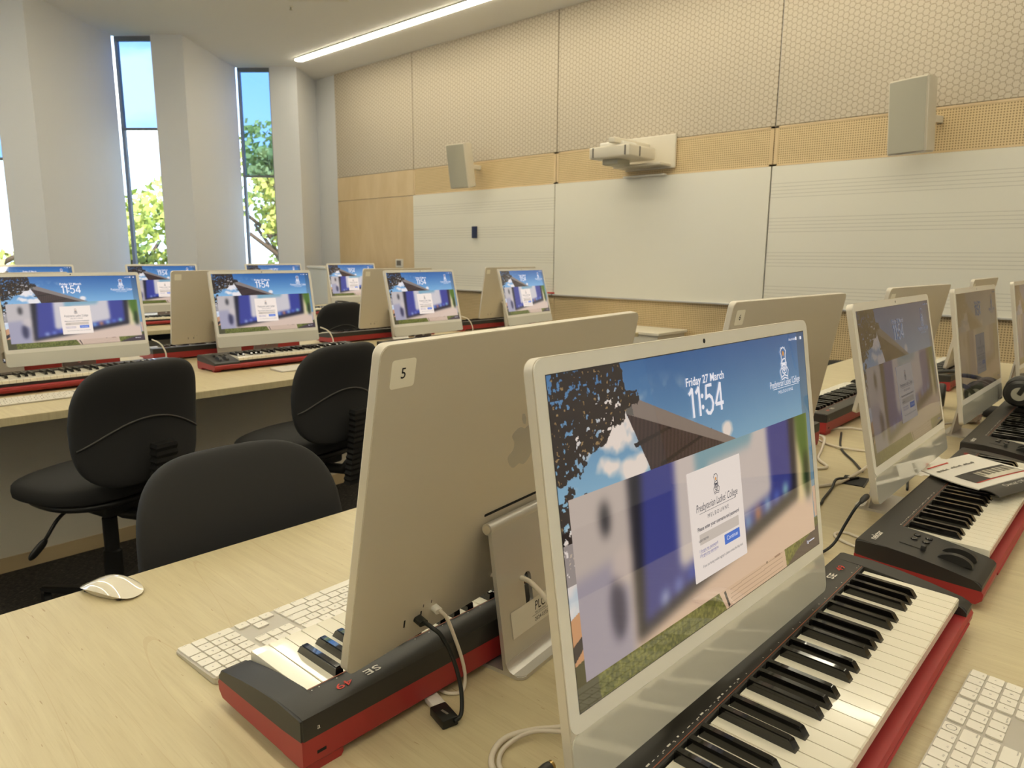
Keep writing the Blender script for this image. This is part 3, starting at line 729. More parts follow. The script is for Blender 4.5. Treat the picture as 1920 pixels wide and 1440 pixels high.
def computer(u, v, yaw, tilt, label, group, bright='full', number=None, detail=2):
    t = empty('desktop_computer', (u, v, DT), R(yaw), label, 'computer', group)
    P0 = (0, 0, PZ); rt = (-R(tilt), 0, 0)
    for n in ('housing', 'glass_border', 'chin', 'camera_lens', 'fruit_emblem', 'ports', 'hinge_slot'):
        if detail < 2 and n in ('camera_lens', 'ports', 'hinge_slot'): continue
        obj_from(n, CP[n], t, P0, rt)
    obj_from('stand', CP['stand'], t); h = obj_from('hinge', CP['hinge'], t, P0); obj_from('hinge_cap', CP['hinge_cap'], h)
    sc = obj_from('screen', SCR if v < .6 and u < 2 else SCRS, t, P0, rt)
    sc.location = Vector(P0) + Matrix.Rotation(-R(tilt), 3, 'X') @ Vector((0, -.0226, .1))
    sc.material_slots[0].link = 'OBJECT'; sc.material_slots[0].material = SM[bright]
    for nm, me, c in TXT:
        x = obj_from(nm, me, sc); x.material_slots[0].link = 'OBJECT'
        x.material_slots[0].material = em('display_%s_%s' % (c, bright), COLS[c], BRIGHT[bright][0])
    if number is not None:
        st = obj_from('number_sticker', CP['number_sticker'], t, P0, rt)
        if number: b = bmesh.new(); text_bm(b, number, .016, 0, -.0055, Matrix.Translation((.240, -.0100, .2300)) @ Matrix.Rotation(PI, 4, 'Z') @ UPR, 'CENTER', bold=.0001)
        if number: build('printed_number', b, M_ink, st)
    return t
g1n = 'computers facing the camera on the nearest desk'; g1f = 'computers turned away on the nearest desk'
compA = computer(.705, .350, -1.57, 8.9, 'large computer in the foreground with its lit blue login screen facing the camera', g1n, 'near')
compC = computer(1.661, .398, .11, 12.2, 'computer with a dim screen reflecting a chair, behind the foreground keyboards', g1n, 'dim')
compD = computer(2.527, .416, -.84, 9.3, 'computer with a nearly dark brownish screen next to the headphones', g1n, 'dark')
computer(3.42, .41, 0, 9.3, 'computer cut off by the right edge of the picture, its left side showing', g1n, 'dim')
compB = computer(.676, .612, 186.6, 10.5, 'computer seen from behind nearest the camera, the sticker on it reading 5', g1f, 'full', '5')
comp6 = computer(1.558, .630, 177.1, 10.1, 'computer seen from behind with its sticker reading 6, right of the foreground screen', g1f, 'full', '6')
comp7 = computer(2.482, .600, 176, 10, 'computer seen from behind with a blank sticker, just right of the one marked 6', g1f, 'full', '')
computer(3.652, .628, 180.3, 10, 'rearmost computer seen from behind, only its top showing above the dark screen', g1f, 'full', '')
g2n = 'computers facing the camera on the middle desk'; g2f = 'computers turned away on the middle desk'
compF = computer(.976, 3.425, -.2, 9.7, 'leftmost large lit computer on the middle desk, behind the first black chair', g2n)
compG = computer(1.839, 3.410, -2.5, 10.6, 'brightly lit computer on the middle desk between the two black chairs', g2n)
compH = computer(2.738, 3.217, 2.8, 13.3, 'lit computer on the middle desk above the sticker marked 5', g2n)
compI = computer(3.640, 3.224, 8.6, 14, 'rightmost small lit computer on the middle desk below the whiteboard', g2n)
computer(.75, 3.66, 180, 10, 'computer seen from behind, hidden by the leftmost large screen', g2f, number='')
computer(1.74, 3.66, 180, 10, 'computer seen from behind just left of the brightest screen', g2f, number='')
computer(2.88, 3.66, 180, 10, 'computer seen from behind, left of the lit screen above the sticker marked 5', g2f, number='')
computer(3.93, 3.66, 180, 10, 'computer seen from behind, left of the rightmost small lit screen', g2f, number='')
g3 = 'computers on the farthest desk'
computer(1.43, 5.90, 0, 10, 'far computer whose top edge shows above the leftmost large screen', g3, detail=1)
computer(2.33, 5.90, 0, 10, 'far lit computer between the two large screens at the left', g3, detail=1)
computer(3.32, 5.95, 0, 10, 'far computer whose blue top edge shows above the brightest screen, below the right window', g3, detail=1)
computer(4.07, 5.84, 0, 10, 'far lit computer in front of the birch panel by the window corner', g3, detail=1)

# ------------------------------------------------------------------ music keyboards (origin: front left corner on the desk, x along the keys, y to the rear)
KL, KX0, KPIT, NW = .816, .121, .02276, 29
KY0, KY1 = .015, .143                        # white key front and rear
def mesh_of(bm, m, sm=False):
    o = build('tmp', bm, m, smooth=sm); me = o.data; bpy.data.objects.remove(o); return me
def cap_profile(y0=.004, y1=.190, top=True):
    """side profile of the black upper case: (y, z) from front to rear"""
    return [(y0, .0325), (y0, .0405), (y0+.004, .0445), (y0+.012, .0470), (.06, .0555), (.10, .0615), (.14, .0655), (.184, .0665), (y1-.001, .0650), (y1, .0620), (y1, .0405), (.15, .0370), (.08, .0345), (.03, .0330)]
def midi_meshes():
    D = {}
    # black upper case: two end blocks and the rear panel
    b = bmesh.new()
    for x0, x1 in ((0, KX0-.0006), (KX0+NW*KPIT+.0006, KL)):
        q = prism(bmesh.new(), cap_profile(), 'x', x0, x1)
        bmesh.ops.bevel(q, geom=[e for e in q.edges if abs(e.verts[0].co.x-e.verts[1].co.x) < 1e-6 and max(e.verts[0].co.z, e.verts[1].co.z) > .043], offset=.0022, segments=3, affect='EDGES')
        me = bpy.data.meshes.new('q'); q.to_mesh(me); q.free(); b.from_mesh(me)
    q = prism(bmesh.new(), [(KY1+.001, .030), (KY1+.001, .0645), (.184, .0665), (.189, .0650), (.190, .0620), (.190, .0405), (.15, .037)], 'x', KX0-.003, KX0+NW*KPIT+.003)
    me = bpy.data.meshes.new('q'); q.to_mesh(me); q.free(); b.from_mesh(me)
    box(b, KX0-.002, KX0+NW*KPIT+.002, .02, KY1, .030, .045)
    D['upper_case'] = mesh_of(b, M_blk, 35)
    # red lower case with corner feet, a recess under the rear and a front lip under the keys
    b = bmesh.new()
    prism(b, [(.004, .0325), (.001, .028), (.002, .018), (.010, .010), (.05, .0095), (.188, .0095), (.190, .012), (.190, .0405), (.15, .0370), (.08, .0345), (.03, .0330)], 'x', 0, KL)
    for x0 in (.0, KL-.050):
        f = [(x0, .0), (x0+.004, 0)]; q = prism(bmesh.new(), [(x0+.003, .0), (x0+.040, .0), (x0+.047, .004), (x0+.050, .0105), (x0, .0105), (x0, .004)], 'y', .145, .188)
        me = bpy.data.meshes.new('q'); q.to_mesh(me); q.free(); b.from_mesh(me)
        box(b, x0+.006, x0+.04, .025, .05, 0, .0105, .002)
    D['lower_case'] = mesh_of(b, M_red, 35)
    b = bmesh.new(); prism(b, [(-.001, .0235), (.0, .0215), (.012, .0200), (.03, .028), (.03, .033), (.014, .0325)], 'x', KX0-.004, KX0+NW*KPIT+.004)
    D['front_lip'] = mesh_of(b, M_red, 35)
    b = bmesh.new(); w = KPIT-.0011
    prism(b, [(KY0, .0450), (KY0, .0565), (KY0+.0015, .0582), (.03, .0586), (KY1-.001, .0600), (KY1-.001, .0440)], 'x', 0, w)
    bmesh.ops.bevel(b, geom=[e for e in b.edges if abs(e.verts[0].co.x-e.verts[1].co.x) < 1e-6 and min(e.verts[0].co.z, e.verts[1].co.z) > .05], offset=.0008, segments=2, affect='EDGES')
    D['white_key'] = mesh_of(b, M_key)
    b = bmesh.new(); bw = .0115
    prof = [(.0595, .0570), (.0600, .0595), (.0665, .0695), (.0685, .0705), (KY1-.002, .0715), (KY1-.002, .0570)]
    v0 = [b.verts.new((0, y, z)) for y, z in prof]; v1 = [b.verts.new((bw, y, z)) for y, z in prof]
    for vs, sg in ((v0, 1), (v1, -1)):
        for v in vs:
            if v.co.z > .062: v.co.x += sg*.0012
    b.faces.new(v0); b.faces.new(v1[::-1]); n = len(prof)
    for i in range(n): b.faces.new((v0[i], v1[i], v1[(i+1) % n], v0[(i+1) % n]))
    bmesh.ops.bevel(b, geom=[e for e in b.edges if min(e.verts[0].co.z, e.verts[1].co.z) > .062], offset=.0012, segments=2, affect='EDGES')
    D['black_key'] = mesh_of(b, M_blkgloss, 50)
    # controls
    b = bmesh.new(); prism(b, [(math.cos(a)*.026, .0515+math.sin(a)*.0155) for a in [PI*k/16 for k in range(17)]], 'x', -.0055, .0055)
    D['wheel'] = mesh_of(b, M_blk, 30)
    b = bmesh.new()
    for a in (-1, 1): box(b, -.001, .001, .002, .006, .0, .0016) if a > 0 else None
    b2 = lathe(bmesh.new(), [(.0058, 0), (.0058, .0022), (.0048, .0032)], 18); b.free(); D['button'] = mesh_of(b2, M_blkgloss, 40)
    D['slider_slot'] = mesh_of(B(-.0012, .0012, -.020, .020, 0, .0003), M_dark)
    D['slider_cap'] = mesh_of(B(-.0055, .0055, -.0035, .0035, 0, .0095, .0015), M_blk, 40)
    # print
    def zt(y): return .0655 + (y-.14)*.001/.044 + .00025 if y > .14 else .0615+(y-.10)*.1 + .0003
    w_ = bmesh.new(); M0 = Matrix.Translation((0, 0, .0668))
    text_bm(w_, 'nektar', .0165, .018, .163, M0, sx=1.05, bold=.0003)
    text_bm(w_, 'SE', .0145, .700, .163, M0, sx=1.5, space=1.05, bold=.0002)
    for k in range(30):
        if k % 7 in (0, 1, 3, 4, 6): bmesh.ops.create_circle(w_, cap_ends=True, segments=8, radius=.0008, matrix=Matrix.Translation((KX0+KPIT*(k+.5) if k < 29 else KX0+KPIT*28.9, .1505, .0656)))
    rs = random.Random(5)
    for k in range(26):
        x = KX0+.005+k*.0095; box(w_, x, x+rs.uniform(.002, .006), .1515, .1515+rs.choice([.0006, .0016]), .0656, .0659)
    D['white_lettering'] = mesh_of(w_, M_print)
    r_1 = bmesh.new(); text_bm(r_1, '49', .0145, .738, .163, M0, sx=1.5); D['red_number'] = mesh_of(r_1, M_printred)
    o_ = bmesh.new(); box(o_, KX0, KX0+NW*KPIT, .1462, .1469, .0655, .0657); D['orange_line'] = mesh_of(o_, M_orange)
    lk = bmesh.new(); box(lk, KL-.028, KL-.017, .1895, .1903, .020, .0235); D['lock_slot'] = mesh_of(lk, M_dark)
    lb = bmesh.new(); text_bm(lb, 'a', .009, 0, 0, Matrix.Translation((KL-.020, .1903, .048)) @ Matrix.Rotation(PI, 4, 'Z') @ UPR, 'CENTER'); D['lock_mark'] = mesh_of(lb, M_print)
    # merged keybed for far copies
    return D
MD = midi_meshes()
BLK = [0, 1, 3, 4, 5]
def midi(u, v, yaw, label, group, detail=2):
    """u, v: front left corner (player side)"""
    t = empty('music_keyboard', (u, v, DT), R(yaw), label, 'music keyboard', group)
    up = obj_from('upper_case', MD['upper_case'], t); lo = obj_from('lower_case', MD['lower_case'], t); obj_from('front_lip', MD['front_lip'], lo)
    for k in range(NW): obj_from('white_key', MD['white_key'], t, (KX0+k*KPIT, 0, 0))
    for k in range(NW-1):
        if k % 7 in BLK:
            off = {0: -.0015, 1: .0015, 3: -.002, 4: 0, 5: .002}[k % 7]
            obj_from('black_key', MD['black_key'], t, (KX0+(k+1)*KPIT-.0061+off, 0, 0))
    for n in ('white_lettering', 'red_number', 'orange_line'): obj_from(n, MD[n], up)
    if detail > 1:
        for n in ('lock_slot', 'lock_mark'): obj_from(n, MD[n], lo if n == 'lock_slot' else up)
        obj_from('pitch_wheel', MD['wheel'], t, (.040, .050, 0)); obj_from('modulation_wheel', MD['wheel'], t, (.074, .050, 0))
        for x, y in ((.066, .118), (.086, .118), (.066, .100), (.086, .100)):
            obj_from('button', MD['button'], t, (x+.010, y, .0615+(y-.10)*.1-.0002))
        sl = obj_from('slider_slot', MD['slider_slot'], t, (.040, .112, .0630), (R(5.7), 0, 0)); obj_from('slider_cap', MD['slider_cap'], t, (.040, .096, .0605), (R(5), 0, 0))
    return t
gk1 = 'music keyboards on the nearest desk'; gk2 = 'music keyboards on the middle desk'; gk3 = 'music keyboards on the farthest desk'
kbA = midi(.349, .155, 0, 'large black and red music keyboard in front of the foreground login screen', gk1)
kbC = midi(1.238, .155, 0, 'black and red music keyboard with a manual lying on its keys', gk1)
kbD = midi(2.12, .170, 1, 'black and red music keyboard with headphones resting on it', gk1)
kbN = midi(3.00, .170, 0, 'music keyboard beyond the headphones at the right edge', gk1)
kbB = midi(.337+.816, .790, 180, 'music keyboard under the computer marked 5, seen from its rear side', gk1)
kb6 = midi(1.27+.816, .895, 180, 'music keyboard behind the computer marked 6, black keys showing in the gap', gk1)
kb7 = midi(2.20+.816, .915, 180, 'music keyboard behind the dark brownish screen, a red strip showing', gk1)
kb8 = midi(3.30+.816, .810, 180, 'music keyboard at the far right end of the nearest desk', gk1)
midi(.50, 3.19, 0, 'music keyboard in front of the leftmost large screen', gk2)
midi(1.44, 3.16, -1, 'music keyboard in front of the brightest screen on the middle desk', gk2)
midi(2.37, 3.00, 2, 'music keyboard partly hidden behind the right black chair and the computer marked 5', gk2, 1)
midi(3.28, 2.99, 6, 'music keyboard in front of the small rightmost lit screen', gk2, 1)
for u, l in ((.41, 'music keyboard seen from its rear below the leftmost large screen'), (1.38, 'music keyboard with shining keys between the two left screens of the middle desk'), (2.42, 'music keyboard seen from its rear below the black chair of the far row'), (3.48, 'music keyboard seen from its rear beside the small rightmost lit screen')):
    midi(u+.816, 3.895, 180, l, gk2, 1)
for u, l in ((1.05, 'far music keyboard under the window at the left'), (1.93, 'far music keyboard under the lit screen between the two large left screens'), (2.90, 'far music keyboard hidden behind the brightest screen'), (3.75, 'far music keyboard in front of the screen by the window corner')):
    midi(u, 5.60, 0, l, gk3, 1)

# ------------------------------------------------------------------ computer keyboards
U1 = .0190
ROWS = [
 (0, [('esc', 1.0)]+[('F%d' % k, 1.0) for k in range(1, 13)]+[('', 1.0)], .0965),
 (0, [('~', 1)]+[(c, 1) for c in '1234567890-=']+[('delete', 1.5)], .0775),
 (0, [('tab', 1.5)]+[(c, 1) for c in 'QWERTYUIOP[]']+[('\\', 1)], .0585),
 (0, [('caps lock', 1.75)]+[(c, 1) for c in "ASDFGHJKL;'"]+[('return', 1.75)], .0395),
 (0, [('shift', 2.25)]+[(c, 1) for c in 'ZXCVBNM,./']+[('shift', 2.25)], .0205),
 (0, [('control', 1.5), ('option', 1.25), ('command', 1.5), ('', 6.0), ('command', 1.5), ('option', 1.25), ('control', 1.5)], .0015)]
def apple_keys():
    out = []; H = .0175
    for x0, row, y in ROWS:
        tot = sum(w for _, w in row); k_ = 14.5/tot; x = 0
        for c, w in row:
            w *= k_; out.append((c, .0035+x*U1, y, w*U1-.0022, H-.0012)); x += w
    X = .0035+14.5*U1+.0055
    for r, y in zip((['F13', 'F14', 'F15'], ['fn', 'home', 'page up'], ['del', 'end', 'page down']), (.0965, .0775, .0585)):
        for i, c in enumerate(r): out.append((c, X+i*U1, y, U1-.0022, H-.0012))
    out.append(('^', X+U1, .0205, U1-.0022, H-.0012))
    for i, c in enumerate('<v>'): out.append((c, X+i*U1, .0015, U1-.0022, H-.0012))
    X += 3*U1+.0055
    for r, y in zip((['F16', 'F17', 'F18', 'F19'], ['clear', '=', '/', '*'], ['7', '8', '9', '-'], ['4', '5', '6', '+'], ['1', '2', '3']), (.0965, .0775, .0585, .0395, .0205)):
        for i, c in enumerate(r): out.append((c, X+i*U1, y, U1-.0022, H-.0012))
    out.append(('enter', X+3*U1, .0015, U1-.0022, 2*.019-.0027)); out.append(('0', X, .0015, 2*U1-.0022, H-.0012)); out.append(('.', X+2*U1, .0015, U1-.0022, H-.0012))
    return out
KEYS = apple_keys(); KW = max(x+w for _, x, _, w, _ in KEYS)+.0032; KD = .1149
def kz(y): return .0052+(y/KD)*.0052
def apple_meshes():
    D = {}
    q = bmesh.new(); pts = rrect(0, KW, 0, KD, .0075, 6)
    lo = [q.verts.new((x, y, .0006)) for x, y in pts]; hi = [q.verts.new((x, y, kz(y)-.0012)) for x, y in pts]
    q.faces.new(lo[::-1]); q.faces.new(hi)
    for i in range(len(pts)): q.faces.new((lo[i], lo[(i+1) % len(pts)], hi[(i+1) % len(pts)], hi[i]))
    D['plate'] = mesh_of(q, M_kbplate)
    l = bmesh.new(); sl = math.atan(.0052/KD)
    for c, x, y, w, h in KEYS:
        if not c: continue
        MT = Matrix.Translation((x, y, kz(y)+.0013)) @ Matrix.Rotation(sl, 4, 'X')
        if len(c) == 1: text_bm(l, c, .0058, w/2, h*.36, MT, 'CENTER')
        else: text_bm(l, c, .0029, w-.0012 if w > .02 and x > .03 else (.001 if w > .02 else w/2), .002, MT, 'RIGHT' if w > .02 and x > .03 else ('LEFT' if w > .02 else 'CENTER'))
    bmesh.ops.create_circle(l, cap_ends=False, segments=20, radius=.0045, matrix=Matrix.Translation((0, 0, 0)))
    l2 = [e for e in l.edges if not e.link_faces]; bmesh.ops.delete(l, geom=l2, context='EDGES')
    rx = [k for k in KEYS if k[0] == ''][0]; c0 = Vector((rx[1]+rx[3]/2, rx[2]+rx[4]/2, kz(rx[2]+.008)+.0014))
    n = 24
    for i in range(n):
        a, b_ = 2*PI*i/n, 2*PI*(i+1)/n
        polyface(l, [c0+Vector((math.cos(a)*r, math.sin(a)*r, 0)) if True else 0 for a, r in ((a, .0050), (b_, .0050), (b_, .0056), (a, .0056))])
    D['legends'] = mesh_of(l, M_inkgrey)
    D['keys'] = []
    for c, x, y, w, h in KEYS:
        b = prism(bmesh.new(), rrect(0, w, 0, h, .0018, 3), 'z', -.0010, .0010)
        for v in b.verts: v.co.z += kz(y+v.co.y)-kz(y)
        D['keys'].append((c, x, y, mesh_of(b, M_kcap)))
    b = bmesh.new()
    for c, x, y, w, h in KEYS: box(b, x, x+w, y, y+h, kz(y+h/2)-.001, kz(y+h/2)+.001)
    D['merged'] = mesh_of(b, M_kcap)
    return D
AD = apple_meshes()
def typing_kb(u, v, yaw, label, group, far=False):
    t = empty('computer_keyboard', (u, v, DT), R(yaw), label, 'keyboard', group)
    obj_from('base_plate', AD['plate'], t); obj_from('key_legends', AD['legends'], t)
    if far: tag(obj_from('key', AD['merged'], t), kind='stuff'); return t
    order = sorted(range(len(KEYS)), key=lambda i: -KEYS[i][1]) if yaw > 90 or True else range(len(KEYS))
    rest = bmesh.new(); 
    for n_, i in enumerate(order):
        c, x, y, me = AD['keys'][i]
        if n_ < 98: obj_from('key', me, t, (x, y, kz(y)))
        else:
            q = me.copy(); q.transform(Matrix.Translation((x, y, kz(y)))); rest.from_mesh(q); bpy.data.meshes.remove(q)
    tag(build('key', rest, M_kcap, t), kind='stuff')
    return t
ga = 'white computer keyboards'
typing_kb(.345+KW, .950, 181.5+0, 'white computer keyboard beside the mouse, partly under the computer marked 5', ga)
typing_kb(.606, .022, -.6, 'white computer keyboard in the bottom right corner', ga)
typing_kb(.56, 2.985, 0, 'white computer keyboard in front of the leftmost screen, left of the first black chair', ga, True)
typing_kb(1.66, 2.960, 0, 'white computer keyboard half behind the right black chair, below the brightest screen', ga, True)

# ------------------------------------------------------------------ mouse
def mouse(u, v, yaw, label):
    t = empty('computer_mouse', (u, v, DT), R(yaw), label, 'mouse')
    a, b_ = .0572/2, .1135/2
    def outline(k, n=48):
        th = 2*PI*k/n; return math.copysign(abs(math.cos(th))**.78, math.cos(th))*a, math.copysign(abs(math.sin(th))**.78, math.sin(th))*b_
    s = bmesh.new(); n = 48; rings = []
    for r in [1, .96, .88, .76, .6, .42, .22]:
        ring = []
        for k in range(n):
            x, y = outline(k); x *= r; y *= r
            edge_z = .0035 + .0085*max(0, 1-(y/b_)**2)
            z = edge_z + (.0215*(1-(y/b_)**2)**.85 + .0015 - edge_z)*(1-abs(r)**3.2*.999) if True else 0
            z = max(edge_z, z) if r < 1 else edge_z
            ring.append(s.verts.new((x, y, z)))
        rings.append(ring)
    c = s.verts.new((0, 0, .0232))
    for p, q in zip(rings, rings[1:]):
        for k in range(n): s.faces.new((p[k], p[(k+1) % n], q[(k+1) % n], q[k]))
    for k in range(n): s.faces.new((rings[-1][k], rings[-1][(k+1) % n], c))
    build('top_shell', s, M_mouse, t, smooth=True)
    s = bmesh.new(); r0 = []; r1 = []
    for k in range(n):
        x, y = outline(k); r0.append(s.verts.new((x*.985, y*.985, .0033 + .0085*max(0, 1-(y/b_)**2)))); r1.append(s.verts.new((x*.80, y*.84, .0012)))
    for k in range(n): s.faces.new((r0[k], r0[(k+1) % n], r1[(k+1) % n], r1[k]))
    s.faces.new(r1[::-1]); build('underside', s, M_alu, t, smooth=40)
    f = bmesh.new()
    for x in (-.017, .017): box(f, x-.002, x+.002, -.040, .040, 0, .0016)
    build('glide_strips', f, M_blk, t)
    return t
M_mouse = mat('white_gloss_shell', (238, 230, 210), .06, coat=1.0)
mouse(.352, 1.196, 20, 'white mouse at the edge of the nearest desk')
mouse(1.13, .02, 5, 'white mouse right of the corner keyboard, outside the picture')

# ------------------------------------------------------------------ office chairs (origin: column on the floor, sitter faces +y)
def chair_meshes():
    D = {}
    a, b_, c = .205, .034, .198
    def bend(q):
        t = (q.z/c); w = 1.0 - .10*max(0, t)**2 + .03*(1-abs(t))
        return Vector((q.x*w, q.y + 1.1*q.x*q.x*.9 + .02*math.cos(t*2.2), q.z))
    D['backrest'] = mesh_of(superell(bmesh.new(), a, b_, c, .55, .50, 56, 22, bend), M_chair, True)
    s = bmesh.new(); path = []
    for k in range(33):
        x = -.20+.40*k/32; z = -.045+.085*math.cos(x/.20*PI/2*1.0)**1.0 - .02
        # rear surface of the superellipsoid
        fx = (abs(x)/a)**(2/.50); fz = (abs(z)/c)**(2/.50); rr = min(.999, (fx+fz)**(.50/.55)); y = -b_*(1-rr)**(.55/2)
        p = bend(Vector((x, y, z))); path.append((p.x, p.y-.0015, p.z))
    tube(s, path, .0032, 6); D['piping'] = mesh_of(s, M_seam, True)
    s = bmesh.new()
    superell(s, .235, .045, .225, .5, .75, 48, 16, lambda q: Vector((q.x*(1.0+.10*(q.z/.225)), q.z - 0*.0, q.y + .012*math.cos(q.x*8) - (.05*max(0, q.z/.225)**3))))
    D['seat'] = mesh_of(s, M_chair, True)
    s = bmesh.new(); superell(s, .215, .018, .205, .5, .75, 36, 8, lambda q: Vector((q.x, q.z, q.y))); D['seat_shell'] = mesh_of(s, M_chairp, True)
    s = bmesh.new(); box(s, -.09, .09, -.14, .08, -.045, .0, .012, 3); D['mechanism'] = mesh_of(s, M_chairp, 40)
    # ribbed bellows on the back post
    s = bmesh.new(); n = 13; prev = None
    for k in range(n+1):
        t = k/n
        for e in (0, 1):
            zz = -.17+.30*t + (.0 if e == 0 else .012); rr = 1.0 if e == 0 else .88; yy = -.035-.02*math.sin(t*PI*.5)
            ring = [s.verts.new((x*.038*rr, yy+y*.018*rr, zz)) for x, y in ((-1, -1), (1, -1), (1, 1), (-1, 1))]
            if prev:
                for i in range(4): s.faces.new((prev[i], prev[(i+1) % 4], ring[(i+1) % 4], ring[i]))
            else: s.faces.new(ring)
            prev = ring
    s.faces.new(prev); D['back_post'] = mesh_of(s, M_chairp)
    s = bmesh.new(); tube(s, [(0, .04, -.02), (0, -.10, -.035), (0, -.24, -.02), (0, -.30, .04)], .022, 8); D['post_arm'] = mesh_of(s, M_chairp, True)
    s = bmesh.new(); lathe(s, [(.025, .05), (.046, .055), (.044, .075), (.030, .09), (.030, .24), (.024, .245), (.024, .36)], 20); D['gas_column'] = mesh_of(s, M_chairp, 40)
    s = bmesh.new()
    for k in range(5):
        q = bmesh.new(); L_ = [(0, -.026, .062), (0, .026, .062), (.30, .016, .062), (.31, 0, .062), (.30, -.016, .062)]
        v0 = [q.verts.new(p) for p in L_]; v1 = [q.verts.new((p[0], p[1]*.8, .105 if p[0] < .1 else .078)) for p in L_]
        q.faces.new(v0[::-1]); q.faces.new(v1)
        for i in range(5): q.faces.new((v0[i], v0[(i+1) % 5], v1[(i+1) % 5], v1[i]))
        bmesh.ops.bevel(q, geom=list(q.edges), offset=.004, segments=2, affect='EDGES')
        bmesh.ops.transform(q, matrix=Matrix.Rotation(2*PI*k/5+.3, 4, 'Z'), verts=q.verts); me = bpy.data.meshes.new('q'); q.to_mesh(me); q.free(); s.from_mesh(me)
    lathe(s, [(.05, .058), (.055, .08), (.04, .11)], 20); D['star_base'] = mesh_of(s, M_chairp, 40)
    s = bmesh.new(); tube(s, [(-.012, 0, .027), (.012, 0, .027)], .027, 18); tube(s, [(0, 0, .03), (0, 0, .075)], .008, 8); D['caster'] = mesh_of(s, M_chairp, 40)
    s = bmesh.new(); tube(s, bezpath([(-.02, 0, 0), (-.07, .0, -.03), (-.115, 0, -.085)], 4), .006, 8)
    superell(s, .040, .008, .014, .8, .8, 20, 8, lambda q: Vector((-.14+q.x*.76+q.z*.5, q.y, -.110-q.z*.8+q.x*.65))); D['lever'] = mesh_of(s, M_chairp, True)
    return D
CD = chair_meshes()
def chair(u, v, yaw, label, dz=0, spin=0, group='black office chairs'):
    t = empty('office_chair', (u, v, 0), R(yaw), label, 'chair', group)
    sz = .490+dz
    obj_from('seat', CD['seat'], t, (0, .02, sz)); obj_from('seat_shell', CD['seat_shell'], t, (0, .02, sz-.040))
    obj_from('mechanism', CD['mechanism'], t, (0, 0, sz-.050))
    b = obj_from('backrest', CD['backrest'], t, (0, -.265, sz+.230), (R(7), 0, 0)); obj_from('piping', CD['piping'], b)
    obj_from('back_post', CD['back_post'], t, (0, -.270, sz+.035), (R(5), 0, 0)); obj_from('post_arm', CD['post_arm'], t, (0, 0, sz-.07))
    obj_from('gas_column', CD['gas_column'], t, (0, 0, dz*.0)); obj_from('star_base', CD['star_base'], t, (0, 0, 0), (0, 0, R(spin)))
    for k in range(5):
        a = 2*PI*k/5+.3+R(spin); obj_from('caster', CD['caster'], t, (.29*math.cos(a), .29*math.sin(a), 0), (0, 0, a+1))
    obj_from('lever', CD['lever'], t, (-.08, .03, sz-.075))
    return t
chair(.78, 2.60, 13, 'black office chair on the left, before the leftmost large screen', .012, 20)
chair(1.55, 2.62, 9, 'black office chair half hidden behind the computer marked 5', .0, 50)
chair(.640, 1.09, 180, 'black office chair in the foreground, its rounded back above the desk edge', -.047, 10)
chair(3.25, 5.08, 0, 'black office chair at the farthest desk, showing between two lit screens', -.03, 5)
chair(2.62, 5.10, 10, 'black office chair at the farthest desk behind the brightest screen', -.05, 5)
chair(4.80, 1.52, 205, 'black office chair beyond the computer marked 6, partly seen in the gap', .045, 25)
chair(3.55, -.52, -8, 'black office chair on the near side, reflected in the dim screen', .0, 0)

# ------------------------------------------------------------------ cables and small things
D0 = DT
def cable(name, pts, r, m, label, cat, group=None, n=8):
    bm = tube(bmesh.new(), bezpath(pts, 8), r, n); o = build(name, bm, m, smooth=True); return tag(o, label, cat, group)
def Zt(L): return [(x, y, z+D0) for x, y, z in L]
gcab = 'cables on the nearest desk'
# black usb cable of the computer marked 5
t = empty('usb_cable', (.503, .575, D0), 0, 'short black cable looping from the computer marked 5 to a white plug', 'cable', gcab)
def rel(L, o=(.503, .575, D0)): return [Vector(p)-Vector(o) for p in Zt(L)]
build('cord', tube(bmesh.new(), bezpath(rel([(.507, .606, .106), (.508, .594, .1035), (.515, .584, .093), (.5225, .573, .066), (.5225, .560, .034), (.513, .549, .011), (.500, .546, .0075)]), 8), .0026, 10), M_bcable, t, smooth=True)
pb = prism(bmesh.new(), rrect(-.0035, .0035, -.0062, .0062, .003, 4), 'x', 0, .026)
bmesh.ops.transform(pb, matrix=Matrix.Translation(rel([(.5085, .6315, .1075)])[0]) @ Matrix.Rotation(R(-96), 4, 'Z') @ Matrix.Rotation(R(6), 4, 'Y') @ Matrix.Rotation(R(90), 4, 'X'), verts=pb.verts)
build('plug', pb, M_bcable, t, smooth=40)
ab = B(-.0105, .0105, -.0165, .0165, 0, .0115, .0018); bmesh.ops.transform(ab, matrix=Matrix.Rotation(R(-14), 4, 'Z') @ Matrix.Translation((0, -.010, 0)), verts=ab.verts)
sk = build('socket_housing', ab, M_bcable, t, smooth=40)
build('embossed_mark', B(-.0045, -.0015, -.017, -.006, .0112, .0117), M_inkgrey, sk)
t = empty('usb_plug', (.5108, .592, D0), R(-14), 'white plug pushed into the black socket beside the stand of computer 5', 'plug')
build('plug_body', B(-.0085, .0085, -.020, .014, .001, .0095, .002), M_white, t, smooth=40)
build('strain_relief', tube(bmesh.new(), [(0, .013, .005), (0, .026, .005)], [.0045, .0028], 10), M_white, t, smooth=40)
cable('white_cable', Zt([(.518, .640, .006), (.522, .675, .003), (.57, .72, .003), (.66, .70, .003)]), .002, M_cable, 'white cord running back under the music keyboard from the white plug', 'cable', gcab)
t = empty('charging_cable', (.56, .60, D0), 0, 'white cable hanging from the back of the computer marked 5', 'cable', gcab)
def rl(L): return rel(L, (.56, .60, D0))
